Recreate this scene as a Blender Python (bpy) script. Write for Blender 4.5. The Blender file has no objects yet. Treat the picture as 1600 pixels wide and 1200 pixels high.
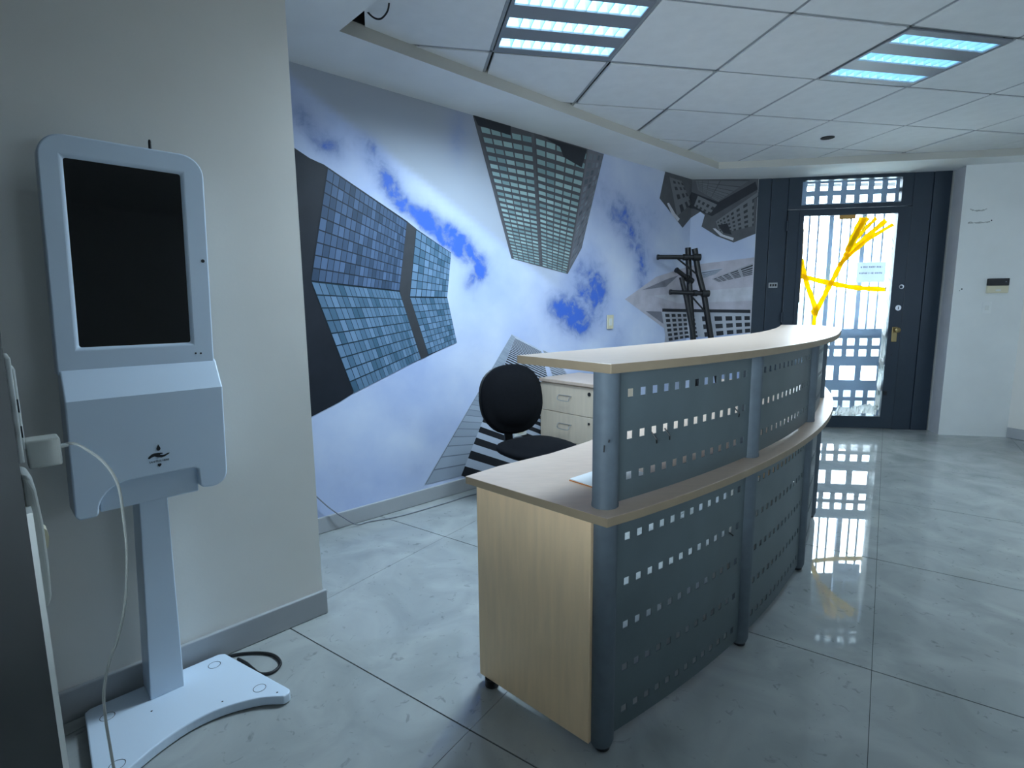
import bpy, bmesh, math, random
from mathutils import Vector, Matrix
random.seed(7)
C = bpy.context.scene.collection
PI = math.pi

def lin(c):
    c /= 255.0
    return c / 12.92 if c <= 0.04045 else ((c + 0.055) / 1.055) ** 2.4
def rgb(r, g, b): return (lin(r), lin(g), lin(b), 1.0)

# ------------------------------------------------------------------ camera
sc = bpy.context.scene
pitch, roll, CAM_H = math.radians(8.1574), math.radians(0.5424), 1.28
cp, sp, cr, sr = math.cos(pitch), math.sin(pitch), math.cos(roll), math.sin(roll)
right = Vector((cr, -sp * sr, -cp * sr)); up = Vector((sr, sp * cr, cp * cr)); back = Vector((0, -cp, sp))
cam = bpy.data.cameras.new('camera'); co = bpy.data.objects.new('camera', cam); C.objects.link(co)
co.matrix_world = Matrix(((right.x, up.x, back.x, 0), (right.y, up.y, back.y, 0), (right.z, up.z, back.z, CAM_H), (0, 0, 0, 1)))
cam.sensor_fit = 'HORIZONTAL'; cam.sensor_width = 36.0; cam.lens = 836.5178 / 1600 * 36.0
cam.clip_start = 0.02; cam.clip_end = 200
sc.camera = co
# ------------------------------------------------------------------ world, light, exposure
SKY = 15.0
TUBE, TUBE_OLD = 12.0, 7.5   # glow of the tubes
LAMP, LAMP_OLD = 10.5, 5.0  # watts thrown down by each lamp row; the lamps nearer the door are older
w = bpy.data.worlds.new('world'); sc.world = w; w.use_nodes = True
wb = w.node_tree.nodes['Background']; wb.inputs[0].default_value = (0.72, 0.86, 1.0, 1); wb.inputs[1].default_value = SKY
sc.view_settings.view_transform = 'Standard'; sc.view_settings.look = 'None'
sc.view_settings.gamma = 1.0; sc.view_settings.use_curve_mapping = False
sc.view_settings.exposure = 0.95
sc.cycles.max_bounces = 10; sc.cycles.diffuse_bounces = 6; sc.cycles.glossy_bounces = 5; sc.cycles.transparent_max_bounces = 12
# portal over the door opening: only helps sampling of the same sky
pl = bpy.data.lights.new('door_portal', 'AREA'); pl.shape = 'RECTANGLE'; pl.size = 1.9; pl.size_y = 2.6
pl.cycles.is_portal = True
po = bpy.data.objects.new('door_portal', pl); C.objects.link(po)

# ------------------------------------------------------------------ materials
def nodes(m):
    m.use_nodes = True
    nt = m.node_tree
    return nt, nt.nodes['Principled BSDF']
def mat(name, c, rough=0.5, metal=0.0, spec=0.5, n_scale=0, n_amt=0.0, bump=0.0, b_scale=200, coat=0.0, stretch=None):
    m = bpy.data.materials.new(name); nt, b = nodes(m)
    b.inputs['Base Color'].default_value = c; b.inputs['Roughness'].default_value = rough
    b.inputs['Metallic'].default_value = metal; b.inputs['Specular IOR Level'].default_value = spec
    b.inputs['Coat Weight'].default_value = coat
    tc = None
    if n_scale or bump:
        tc = nt.nodes.new('ShaderNodeTexCoord')
        mp = nt.nodes.new('ShaderNodeMapping'); nt.links.new(tc.outputs['Object'], mp.inputs[0])
        if stretch: mp.inputs['Scale'].default_value = stretch
    if n_scale:
        n = nt.nodes.new('ShaderNodeTexNoise'); n.inputs['Scale'].default_value = n_scale; n.inputs['Detail'].default_value = 6
        nt.links.new(mp.outputs[0], n.inputs[0])
        r = nt.nodes.new('ShaderNodeMapRange'); r.inputs[1].default_value = 0.3; r.inputs[2].default_value = 0.7
        r.inputs[3].default_value = 1 - n_amt; r.inputs[4].default_value = 1 + n_amt
        nt.links.new(n.outputs[0], r.inputs[0])
        mx = nt.nodes.new('ShaderNodeVectorMath'); mx.operation = 'SCALE'; mx.inputs[0].default_value = c[:3]
        nt.links.new(r.outputs[0], mx.inputs['Scale']); nt.links.new(mx.outputs[0], b.inputs['Base Color'])
    if bump:
        n2 = nt.nodes.new('ShaderNodeTexNoise'); n2.inputs['Scale'].default_value = b_scale; n2.inputs['Detail'].default_value = 3
        nt.links.new(mp.outputs[0], n2.inputs[0])
        bp = nt.nodes.new('ShaderNodeBump'); bp.inputs['Strength'].default_value = bump; bp.inputs['Distance'].default_value = 0.002
        nt.links.new(n2.outputs[0], bp.inputs['Height']); nt.links.new(bp.outputs[0], b.inputs['Normal'])
    return m
def emit_mat(name, c, s):
    m = bpy.data.materials.new(name); nt, b = nodes(m)
    b.inputs['Base Color'].default_value = c; b.inputs['Emission Color'].default_value = c; b.inputs['Emission Strength'].default_value = s
    return m

M = {}
M['wall'] = mat('cream_wall_paint', rgb(230, 226, 218), 0.75, n_scale=3, n_amt=0.03, bump=0.08, b_scale=120)
M['wall_r'] = mat('white_wall_paint', rgb(224, 226, 224), 0.75, n_scale=3, n_amt=0.04, bump=0.1, b_scale=90)
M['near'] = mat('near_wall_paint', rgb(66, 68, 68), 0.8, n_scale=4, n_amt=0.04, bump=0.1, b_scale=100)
M['base'] = mat('grey_baseboard', rgb(168, 170, 172), 0.5, n_scale=6, n_amt=0.04)
M['soffit'] = mat('plaster_white', rgb(228, 230, 229), 0.85, n_scale=4, n_amt=0.03, bump=0.05, b_scale=100)
M['riser'] = mat('plaster_riser_shade', rgb(188, 186, 178), 0.8)  # soffit plaster again, darkened to paint in the riser's shade
M['ctile'] = mat('mineral_ceiling_tile', rgb(222, 224, 224), 0.9, n_scale=12, n_amt=0.03, bump=0.15, b_scale=160)
M['tbar'] = mat('ceiling_tbar_metal', rgb(150, 154, 156), 0.5)
M['dark'] = mat('void_shade', rgb(22, 22, 24), 0.9)  # shade of the ceiling void put into the colour
M['birch'] = mat('birch_laminate', rgb(246, 212, 170), 0.42, n_scale=14, n_amt=0.06, stretch=(3, 3, 0.35))
M['beech'] = mat('beech_laminate', rgb(205, 188, 166), 0.45, n_scale=14, n_amt=0.05, stretch=(3, 3, 0.35))
M['birch_top'] = mat('birch_laminate_top', rgb(194, 172, 154), 0.36, n_scale=30, n_amt=0.05, stretch=(0.5, 2, 1))
M['edge'] = mat('birch_edge_band_shaded', rgb(148, 130, 106), 0.45, n_scale=20, n_amt=0.05)
M['steel'] = mat('grey_perforated_steel', rgb(98, 110, 114), 0.42, metal=0.25, n_scale=5, n_amt=0.10, bump=0.06, b_scale=500)
M['post'] = mat('grey_post_paint', rgb(96, 106, 114), 0.55, metal=0.0, spec=0.25, n_scale=25, n_amt=0.08, bump=0.06, b_scale=400)
M['black'] = mat('black_plastic', rgb(20, 21, 23), 0.45)
M['rubber'] = mat('black_cable', rgb(22, 22, 24), 0.6)
M['fabric'] = mat('black_fabric', rgb(15, 16, 20), 0.95, spec=0.15, n_scale=60, n_amt=0.15, bump=0.3, b_scale=600)
M['door'] = mat('navy_steel_paint', rgb(40, 52, 64), 0.42, n_scale=8, n_amt=0.05)
M['kiosk'] = mat('white_plastic', rgb(212, 226, 240), 0.32, n_scale=3, n_amt=0.015, bump=0.03, b_scale=700)
M['screen'] = mat('black_glass', rgb(8, 9, 10), 0.06)
M['chrome'] = mat('brushed_metal', rgb(190, 190, 190), 0.3, metal=0.9)
M['brass'] = mat('worn_brass', rgb(160, 140, 96), 0.35, metal=0.7)
M['yellow'] = mat('yellow_tape_film', rgb(246, 196, 18), 0.4, n_scale=30, n_amt=0.15)
M['tan'] = mat('masking_tape', rgb(196, 166, 104), 0.6)
M['paper'] = mat('white_paper', rgb(226, 230, 232), 0.7)
M['ink'] = mat('print_ink', rgb(26, 28, 34), 0.6)
M['inkgrey'] = mat('print_ink_grey', rgb(120, 124, 132), 0.6)
M['orange'] = mat('orange_card', rgb(196, 120, 60), 0.6)
M['ivory'] = mat('ivory_plastic', rgb(212, 204, 176), 0.5)
M['whitep'] = mat('white_fitting_plastic', rgb(214, 216, 212), 0.4)
M['cablew'] = mat('off_white_cable', rgb(150, 152, 148), 0.5)
M['adapter'] = mat('off_white_plastic', rgb(170, 172, 166), 0.45)
M['gate'] = mat('gate_grey_paint', rgb(124, 142, 164), 0.5)
M['pipe'] = mat('black_pipe', rgb(20, 20, 22), 0.4, n_scale=40, n_amt=0.2)
M['alu'] = mat('louver_aluminium', rgb(178, 206, 222), 0.4, metal=0.2)
M['troff'] = mat('troffer_grey_enamel', rgb(128, 132, 138), 0.5)
M['pave'] = mat('pale_pavement', rgb(210, 212, 210), 0.8, n_scale=4, n_amt=0.05)
M['teal'] = mat('pale_teal_wall', rgb(176, 208, 210), 0.8, n_scale=2, n_amt=0.04)
M['reveal'] = mat('grey_reveal_plaster', rgb(196, 196, 200), 0.8, n_scale=5, n_amt=0.05)
M['tube'] = emit_mat('fluorescent_tube', (0.66, 0.89, 1.0, 1), TUBE); M['tube_old'] = emit_mat('fluorescent_tube_old', (0.62, 0.87, 1.0, 1), TUBE_OLD)
# window glass: lets the sky light straight through and mirrors a little
m = bpy.data.materials.new('clear_glass'); m.use_nodes = True; nt = m.node_tree; nt.nodes.clear()
out = nt.nodes.new('ShaderNodeOutputMaterial'); mix = nt.nodes.new('ShaderNodeMixShader'); tr = nt.nodes.new('ShaderNodeBsdfTransparent')
gl = nt.nodes.new('ShaderNodeBsdfGlossy'); gl.inputs['Roughness'].default_value = 0.02; fr = nt.nodes.new('ShaderNodeFresnel'); fr.inputs[0].default_value = 1.45
tr.inputs[0].default_value = (0.95, 0.97, 0.97, 1)
nt.links.new(fr.outputs[0], mix.inputs[0]); nt.links.new(tr.outputs[0], mix.inputs[1]); nt.links.new(gl.outputs[0], mix.inputs[2]); nt.links.new(mix.outputs[0], out.inputs[0])
M['glass'] = m
m = m.copy(); m.name = 'fill_window_tinted_glass'; m.node_tree.nodes['Transparent BSDF'].inputs[0].default_value = (0.32, 0.34, 0.36, 1); M['tinted'] = m
def thin(name, c, fac):
    m = bpy.data.materials.new(name); m.use_nodes = True; nt = m.node_tree; nt.nodes.clear()
    out = nt.nodes.new('ShaderNodeOutputMaterial'); mix = nt.nodes.new('ShaderNodeMixShader'); a = nt.nodes.new('ShaderNodeBsdfTranslucent'); b = nt.nodes.new('ShaderNodeBsdfDiffuse')
    a.inputs[0].default_value = c; b.inputs[0].default_value = c; mix.inputs[0].default_value = fac
    nt.links.new(b.outputs[0], mix.inputs[1]); nt.links.new(a.outputs[0], mix.inputs[2]); nt.links.new(mix.outputs[0], out.inputs[0]); return m
M['yellow'] = thin('yellow_tape_film', rgb(255, 226, 24), 0.42); M['tan'] = thin('masking_tape', rgb(196, 160, 100), 0.2); M['notice'] = thin('notice_paper', rgb(214, 220, 228), 0.45)
# crumpled plastic film
m = bpy.data.materials.new('plastic_film'); m.use_nodes = True; nt = m.node_tree; nt.nodes.clear()
out = nt.nodes.new('ShaderNodeOutputMaterial'); mix = nt.nodes.new('ShaderNodeMixShader'); tr = nt.nodes.new('ShaderNodeBsdfTransparent')
pr = nt.nodes.new('ShaderNodeBsdfTranslucent'); gl = nt.nodes.new('ShaderNodeBsdfGlossy'); gl.inputs['Roughness'].default_value = 0.2
ad = nt.nodes.new('ShaderNodeMixShader'); ad.inputs[0].default_value = 0.25; mix.inputs[0].default_value = 0.92
pr.inputs[0].default_value = (0.42, 0.43, 0.41, 1)
nt.links.new(pr.outputs[0], ad.inputs[1]); nt.links.new(gl.outputs[0], ad.inputs[2])
nt.links.new(tr.outputs[0], mix.inputs[1]); nt.links.new(ad.outputs[0], mix.inputs[2]); nt.links.new(mix.outputs[0], out.inputs[0])
M['film'] = m
# polished porcelain floor tile
m = bpy.data.materials.new('polished_porcelain'); nt, b = nodes(m)
g = nt.nodes.new('ShaderNodeNewGeometry')
n1 = nt.nodes.new('ShaderNodeTexNoise'); n1.inputs['Scale'].default_value = 3.2; n1.inputs['Detail'].default_value = 8; n1.inputs['Distortion'].default_value = 1.2
n2 = nt.nodes.new('ShaderNodeTexNoise'); n2.inputs['Scale'].default_value = 26; n2.inputs['Detail'].default_value = 10; n2.inputs['Distortion'].default_value = 1.0
nt.links.new(g.outputs['Position'], n1.inputs[0]); nt.links.new(g.outputs['Position'], n2.inputs[0])
cr1 = nt.nodes.new('ShaderNodeValToRGB'); cr1.color_ramp.elements[0].position = 0.3; cr1.color_ramp.elements[1].position = 0.7
cr1.color_ramp.elements[0].color = rgb(146, 150, 149); cr1.color_ramp.elements[1].color = rgb(172, 175, 172)
nt.links.new(n1.outputs[0], cr1.inputs[0])
cr2 = nt.nodes.new('ShaderNodeValToRGB'); e = cr2.color_ramp.elements
e[0].position = 0.28; e[0].color = (0.5, 0.52, 0.52, 1); e[1].position = 0.37; e[1].color = (1, 1, 1, 1)
nt.links.new(n2.outputs[0], cr2.inputs[0])
mm = nt.nodes.new('ShaderNodeMix'); mm.data_type = 'RGBA'; mm.blend_type = 'MULTIPLY'; mm.inputs[0].default_value = 0.6
nt.links.new(cr1.outputs[0], mm.inputs[6]); nt.links.new(cr2.outputs[0], mm.inputs[7]); nt.links.new(mm.outputs[2], b.inputs['Base Color'])
b.inputs['Roughness'].default_value = 0.018; b.inputs['Specular IOR Level'].default_value = 0.3
M['floor'] = m
M['grout'] = mat('dark_grout', rgb(60, 64, 64), 0.9)

# ------------------------------------------------------------------ mesh helpers
def obj(name, bm, m=None, parent=None, smooth=False, loc=None, rz=None):
    me = bpy.data.meshes.new(name); bm.normal_update(); bm.to_mesh(me); bm.free()
    for x in (m if isinstance(m, (list, tuple)) else [m]):
        if x: me.materials.append(x)
    o = bpy.data.objects.new(name, me); C.objects.link(o)
    if parent: o.parent = parent
    if loc: o.location = loc
    if rz is not None: o.rotation_euler = (0, 0, rz)
    if smooth:
        for p in me.polygons: p.use_smooth = True
        try: me.set_sharp_from_angle(angle=math.radians(40))
        except Exception: pass
    return o
def inst(o, name, parent, loc=(0, 0, 0), rot=(0, 0, 0)):
    c = o.copy(); c.name = name; C.objects.link(c); c.parent = parent; c.location = loc; c.rotation_euler = rot
    return c
def empty(name, loc=(0, 0, 0), rz=0.0):
    o = bpy.data.objects.new(name, None); C.objects.link(o); o.location = loc; o.rotation_euler = (0, 0, rz); o.empty_display_size = 0.1
    return o
def tag(o, label, cat, group=None):
    o['label'] = label; o['category'] = cat
    if group: o['group'] = group
    return o
def struct(o): o['kind'] = 'structure'; return o
def bevel(o, wd, seg=2):
    b = o.modifiers.new('bevel', 'BEVEL'); b.width = wd; b.segments = seg; b.limit_method = 'ANGLE'; b.angle_limit = math.radians(35)
    return o
def face(bm, pts): return bm.faces.new([bm.verts.new(p) for p in pts])
def box(bm, x0, x1, y0, y1, z0, z1, mi=0):
    v = [bm.verts.new(p) for p in ((x0, y0, z0), (x1, y0, z0), (x1, y1, z0), (x0, y1, z0), (x0, y0, z1), (x1, y0, z1), (x1, y1, z1), (x0, y1, z1))]
    for f in ((0, 3, 2, 1), (4, 5, 6, 7), (0, 1, 5, 4), (1, 2, 6, 5), (2, 3, 7, 6), (3, 0, 4, 7)):
        bm.faces.new([v[i] for i in f]).material_index = mi
    return bm
def bx(*a): return box(bmesh.new(), *a)
def loft(bm, rings, cap=True, closed=True):
    vs = [[bm.verts.new(p) for p in r] for r in rings]
    n = len(rings[0])
    for a, b in zip(vs, vs[1:]):
        for i in range(n if closed else n - 1):
            j = (i + 1) % n; bm.faces.new((a[i], a[j], b[j], b[i]))
    if cap: bm.faces.new(vs[0][::-1]); bm.faces.new(vs[-1])
    return bm
def prism(poly, z0, z1, bm=None):
    bm = bm or bmesh.new()
    loft(bm, [[(p[0], p[1], z0) for p in poly], [(p[0], p[1], z1) for p in poly]])
    bmesh.ops.recalc_face_normals(bm, faces=bm.faces[:])
    return bm
def prism_y(poly, y0, y1, bm=None):   # polygon in x,z extruded along y
    bm = bm or bmesh.new()
    loft(bm, [[(p[0], y0, p[1]) for p in poly], [(p[0], y1, p[1]) for p in poly]])
    bmesh.ops.recalc_face_normals(bm, faces=bm.faces[:])
    return bm
def smooth_pts(pts, n=6):
    out = []; P = [Vector(p) for p in pts]; P = [P[0] * 2 - P[1]] + P + [P[-1] * 2 - P[-2]]
    for i in range(1, len(P) - 2):
        a, b, c, d = P[i - 1:i + 3]
        for k in range(n):
            t = k / n
            out.append(0.5 * ((2 * b) + (c - a) * t + (2 * a - 5 * b + 4 * c - d) * t * t + (3 * b - a - 3 * c + d) * t ** 3))
    out.append(P[-2]); return out
def tube(pts, r, n=8, bm=None):
    bm = bm or bmesh.new(); P = [Vector(p) for p in pts]; rings = []
    ref = None
    for i, p in enumerate(P):
        t = (P[min(i + 1, len(P) - 1)] - P[max(i - 1, 0)]).normalized()
        if ref is None:
            ref = t.orthogonal().normalized()
        ref = (ref - t * ref.dot(t)).normalized(); q = t.cross(ref)
        rr = r[i] if isinstance(r, (list, tuple)) else r
        rings.append([p + (ref * math.cos(2 * PI * k / n) + q * math.sin(2 * PI * k / n)) * rr for k in range(n)])
    loft(bm, rings); return bm
def lathe(prof, n=24, bm=None, cx=0, cy=0):
    bm = bm or bmesh.new()
    loft(bm, [[(cx + r * math.cos(2 * PI * k / n), cy + r * math.sin(2 * PI * k / n), z) for k in range(n)] for r, z in prof])
    return bm
def perf(us, zs, hu, hz, hw, hh, th, fn, extra_u=()):
    """plate with real square holes. fn(u, z, off) -> point; off 0 front, th back"""
    ub = sorted(set([us[0], us[1]] + [round(h + s * hw / 2, 5) for h in hu for s in (-1, 1)] + list(extra_u)))
    zb = sorted(set([zs[0], zs[1]] + [round(h + s * hh / 2, 5) for h in hz for s in (-1, 1)]))
    bm = bmesh.new()
    F = [[bm.verts.new(fn(u, z, 0)) for z in zb] for u in ub]; B = [[bm.verts.new(fn(u, z, th)) for z in zb] for u in ub]
    def hole(i, j):
        if i < 0 or j < 0 or i >= len(ub) - 1 or j >= len(zb) - 1: return True
        u = (ub[i] + ub[i + 1]) / 2; z = (zb[j] + zb[j + 1]) / 2
        return any(abs(u - h) < hw / 2 for h in hu) and any(abs(z - h) < hh / 2 for h in hz)
    for i in range(len(ub) - 1):
        for j in range(len(zb) - 1):
            if hole(i, j): continue
            bm.faces.new((F[i][j], F[i + 1][j], F[i + 1][j + 1], F[i][j + 1])); bm.faces.new((B[i][j + 1], B[i + 1][j + 1], B[i + 1][j], B[i][j]))
            if hole(i - 1, j): bm.faces.new((F[i][j + 1], B[i][j + 1], B[i][j], F[i][j]))
            if hole(i + 1, j): bm.faces.new((F[i + 1][j], B[i + 1][j], B[i + 1][j + 1], F[i + 1][j + 1]))
            if hole(i, j - 1): bm.faces.new((F[i][j], B[i][j], B[i + 1][j], F[i + 1][j]))
            if hole(i, j + 1): bm.faces.new((F[i + 1][j + 1], B[i + 1][j + 1], B[i][j + 1], F[i][j + 1]))
    return bm
def clip(poly, nx, ny, c):            # keep nx*x+ny*y <= c
    out = []
    for i in range(len(poly)):
        a, b = poly[i], poly[(i + 1) % len(poly)]
        da, db = nx * a[0] + ny * a[1] - c, nx * b[0] + ny * b[1] - c
        if da <= 0: out.append(a)
        if da * db < 0:
            t = da / (da - db); out.append((a[0] + (b[0] - a[0]) * t, a[1] + (b[1] - a[1]) * t))
    return out
# ------------------------------------------------------------------ room layout (metres, camera stands over the origin)
SOF, CEIL = 2.53, 2.59
mdir = Vector((math.cos(math.radians(42.17)), math.sin(math.radians(42.17)), 0)); mnor = Vector((-mdir.y, mdir.x, 0))
MA = Vector((-1.136, 2.921, 0)); ML = 3.99; MC = MA + mdir * ML          # mural wall start and its corner
DA, DB = Vector((2.49, 5.60, 0)), Vector((4.22, 5.33, 0)); ddir = (DB - DA).normalized(); dang = math.atan2(ddir.y, ddir.x); dnor = Vector((-ddir.y, ddir.x, 0))
KB = Vector((-1.417, 1.527, 0)); kang = math.radians(44.6); es = Vector((math.cos(kang), math.sin(kang), 0)); et = Vector((es.y, -es.x, 0))
RA, RB = Vector((4.188, 5.14, 0)), Vector((4.743, 5.012, 0)); rdir = (RB - RA).normalized(); rang = math.atan2(rdir.y, rdir.x)
R2 = RB + Vector((0.327, -0.945, 0)) * 5.9
pc = DA + ddir * 0.88 + dnor * 0.20 + Vector((0, 0, 1.27))
po.matrix_world = Matrix(((-ddir.x, 0, dnor.x, pc.x), (-ddir.y, 0, dnor.y, pc.y), (0, 1, 0, pc.z), (0, 0, 0, 1)))   # its -Z looks into the room

# floor: big porcelain tiles laid on a 1 m grid
fa = -0.6091; fu = Vector((math.cos(fa), math.sin(fa), 0)); fv = Vector((-fu.y, fu.x, 0)); FO = Vector((1.2594, 1.7266, 0))
floor = struct(empty('floor'))
gb = bmesh.new(); box(gb, -6, 9, -6.5, 8, -0.05, -0.0025); obj('grout_bed', gb, M['grout'], floor)
t0 = obj('floor_tile', bx(0.002, 1.003, 0.002, 1.005, -0.012, 0), M['floor'], floor)
proto_used = False
room = [(-2.2, 1.2), (-1.9, 0.6), (1.2, -2.2), (2.7, -3.6), (7.2, 0.6), (4.95, 5.1), (4.3, 5.6), (2.4, 5.9), (1.6, 5.9), (-2.4, 2.3)]
def inside(p, poly):
    r = False; n = len(poly)
    for i in range(n):
        a, b = poly[i], poly[(i + 1) % n]
        if (a[1] > p[1]) != (b[1] > p[1]) and p[0] < (b[0] - a[0]) * (p[1] - a[1]) / (b[1] - a[1]) + a[0]: r = not r
    return r
for i in range(-5, 7):
    for j in range(-6, 8):
        c0 = FO + fu * (i * 1.003) + fv * (j * 1.0079)
        cs = [c0 + fu * (a * 0.25) + fv * (b * 0.25) for a in range(5) for b in range(5)]
        if not any(inside((c.x, c.y), room) for c in cs): continue
        o = t0 if not proto_used else t0.copy()
        if proto_used: C.objects.link(o); o.parent = floor
        proto_used = True
        o.location = c0; o.rotation_euler = (0, 0, fa)

# ceiling: lay-in tiles on a grid, in a recess framed by a lower plaster soffit
ca = 0.198; cu = Vector((math.cos(ca), math.sin(ca), 0)); cv = Vector((-cu.y, cu.x, 0)); CO = Vector((0.659, 2.522, 0)); CU, CV = 0.6447, 0.606
c1, c2 = Vector((-0.771, 2.638, 0)), Vector((1.935, 5.195, 0)); c3 = c2 + Vector((0.989, -0.149, 0)) * 3.1
c4 = Vector((5.55, 2.35, 0)); c0 = c1 + Vector((0.69, -0.72, 0)) * 4.0
c5 = Vector((3.2, -0.6, 0)); c5 = c0 + Vector((0.3, -0.1, 0))
recess = [(-0.61, 2.47), (-0.675, 2.73), (c2.x, c2.y), (c3.x, c3.y), (5.35, 2.3), (c0.x, c0.y)]
ceiling = struct(empty('ceiling', (0, 0, 0)))
obj('ceiling_slab', bx(-5, 9, -6.5, 8, 2.95, 3.05), M['dark'], ceiling)
def halfplanes(poly):
    H = []
    n = len(poly); area = sum(poly[i][0] * poly[(i + 1) % n][1] - poly[(i + 1) % n][0] * poly[i][1] for i in range(n))
    for i in range(n):
        a, b = poly[i], poly[(i + 1) % n]; dx, dy = b[0] - a[0], b[1] - a[1]
        if area > 0: nx, ny = dy, -dx
        else: nx, ny = -dy, dx
        l = math.hypot(nx, ny); H.append((nx / l, ny / l, (nx * a[0] + ny * a[1]) / l))
    return H
RH = halfplanes(recess)
def cpt(i, j): p = CO + cu * (i * CU) + cv * (j * CV); return (p.x, p.y)
G = 0.0105
lights_at = {(-1, 0), (2, 0)}
full = None
SLIP = {(0, 1): (0.024, 0.022), (-1, 1): (0.022, G), (1, 2): (0.026, G), (2, 3): (0.024, G), (1, 1): (0.014, G), (3, -1): (G, G)}
for i in range(-5, 9):
    for j in range(-7, 6):
        if (i, j) in lights_at: continue
        gl_, gn_ = SLIP.get((i, j), (G, G))                  # a few tiles have slipped and leave a black slit
        q = [cpt(i + gl_ / CU, j + gn_ / CV), cpt(i + 1 - G / CU, j + gn_ / CV), cpt(i + 1 - G / CU, j + 1 - G / CV), cpt(i + gl_ / CU, j + 1 - G / CV)]
        p = q
        for h in RH: p = clip(p, *h) if len(p) > 2 else []
        if len(p) < 3: continue
        ar = abs(sum(p[k][0] * p[(k + 1) % len(p)][1] - p[(k + 1) % len(p)][0] * p[k][1] for k in range(len(p)))) / 2
        if ar < 0.002: continue
        z = CEIL + random.uniform(-0.002, 0.003)
        if len(p) == 4 and ar > CU * CV * 0.92 and (i, j) not in SLIP:
            if full is None:
                full = obj('ceiling_tile', bx(G, CU - G, G, CV - G, 0, 0.015), M['ctile'], ceiling); o = full
            else: o = full.copy(); C.objects.link(o); o.parent = ceiling
            o.location = (*cpt(i, j), z); o.rotation_euler = (0, 0, ca)
        else: obj('ceiling_tile', prism(p, z, z + 0.015), M['ctile'], ceiling)
# T-bars between the tiles (set a hair above the tile faces so dark slits stay beside them)
def bar(pa, pb, wd):
    a, b = Vector((*pa, 0)), Vector((*pb, 0)); d = (b - a).normalized(); n = Vector((-d.y, d.x, 0)) * wd / 2
    q = [((a + n).x, (a + n).y), ((b + n).x, (b + n).y), ((b - n).x, (b - n).y), ((a - n).x, (a - n).y)]
    for h in RH: q = clip(q, *h) if len(q) > 2 else []
    if len(q) > 2: obj('grid_bar', prism(q, CEIL + 0.004, CEIL + 0.03), M['tbar'], ceiling)
for i in range(-5, 10): bar(cpt(i, -8), cpt(i, 7), 0.0155)
for j in range(-7, 7): bar(cpt(-6, j), cpt(10, j), 0.0145)
# plaster soffit and its riser
mo = -0.9
def P2(v): return (v.x, v.y)
S = [
    [P2(c1), P2(c2), P2(MC + Vector((0.05, 0.35, 0))), P2(MA + mdir * mo + mnor * 0.3)],
    [P2(c2), P2(c3), (5.2, 5.1), (4.9, 5.75), P2(MC + Vector((0.05, 0.35, 0)))],
    [P2(c3), (5.35, 2.3), (8.6, -0.2), (5.2, 5.1)],
    [(5.35, 2.3), P2(c0), (2.4, -4.6), (8.6, -0.2)],
    [P2(c0), P2(c1), P2(MA + mdir * mo + mnor * 0.3), (-2.6, 1.6), (-2.3, 0.4), (2.4, -4.6)],
]
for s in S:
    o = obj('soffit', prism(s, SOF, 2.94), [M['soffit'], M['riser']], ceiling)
    for p in o.data.polygons: p.material_index = 1 if abs(p.normal.z) < 0.5 else 0   # riser: same plaster, its shade put into the colour
# panels painted with the plenum's shade, behind the gap of the missing corner tile
e1, e2 = (c2 - c1).normalized(), (c0 - c1).normalized()
i1 = c1 + (e1 + e2) * 0.004
obj('plenum_shade_panel', prism([P2(i1), P2(i1 + e1 * 0.5), P2(i1 + e1 * 0.5 + e2 * 0.004), P2(i1 + (e1 + e2) * 0.004), P2(i1 + e2 * 0.5 + e1 * 0.004), P2(i1 + e2 * 0.5)], CEIL + 0.004, 2.94), M['dark'], ceiling)
# black disc painted as the dark inside of a missing downlight's opening
fo = obj('round_opening_shade_disc', lathe([(0.050, -0.003), (0.050, 0.001)], 28), M['dark'], ceiling, loc=(2.524, 4.482, CEIL - 0.001))

# walls
def slab(name, a, b, th, z0, z1, m, parent=None):        # wall body from a to b, thickness th to the left of a->b
    d = (b - a).normalized(); n = Vector((-d.y, d.x, 0)) * th
    return obj(name, prism([P2(a), P2(b), P2(b + n), P2(a + n)], z0, z1), m, parent)
struct(slab('wall_back', MA + mdir * mo, MC + mdir * 0.05, 0.15, 0, 2.6, M['wall_r']))
struct(slab('wall_back_short', MC + Vector((0.0, 0, 0)), DA + Vector((0.02, 0, 0)), 0.2, 0, 2.6, M['wall_r']))
KE = KB + es * 0.850 - et * 0.020
struct(slab('wall_left', KB - es * 0.55 - et * 0.0, KB + es * 0.850, 0.13, 0, 2.6, M['wall']))
struct(slab('wall_left_end', KB - es * 0.75 - et * 0.0, MA + mdir * mo, -0.1, 0, 2.6, M['wall_r']))
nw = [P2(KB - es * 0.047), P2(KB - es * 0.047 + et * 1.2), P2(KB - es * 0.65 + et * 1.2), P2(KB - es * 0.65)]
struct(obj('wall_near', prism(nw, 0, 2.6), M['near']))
rl = lambda t: KB - es * 0.62 + et * t
WZ0, WZ1, WT0, WT1 = 0.95, 2.25, 1.40, 2.75                    # made-up window behind the camera, added for fill light
wl = struct(empty('wall_rear_left'))
slab('wall_panel', rl(WT0), rl(1.12), 0.12, 0, 2.6, M['wall_r'], wl); slab('wall_panel', rl(6.6), rl(WT1), 0.12, 0, 2.6, M['wall_r'], wl)
slab('wall_panel', rl(WT1), rl(WT0), 0.12, 0, WZ0, M['wall_r'], wl); slab('wall_panel', rl(WT1), rl(WT0), 0.12, WZ1, 2.6, M['wall_r'], wl)
w1 = struct(empty('fill_window_1'))
for t in (WT0, (WT0 + WT1) / 2 - 0.025, WT1 - 0.05): slab('fill_window_frame', rl(t + 0.05) - es * 0.03, rl(t) - es * 0.03, 0.05, WZ0, WZ1, M['gate'], w1)
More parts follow.
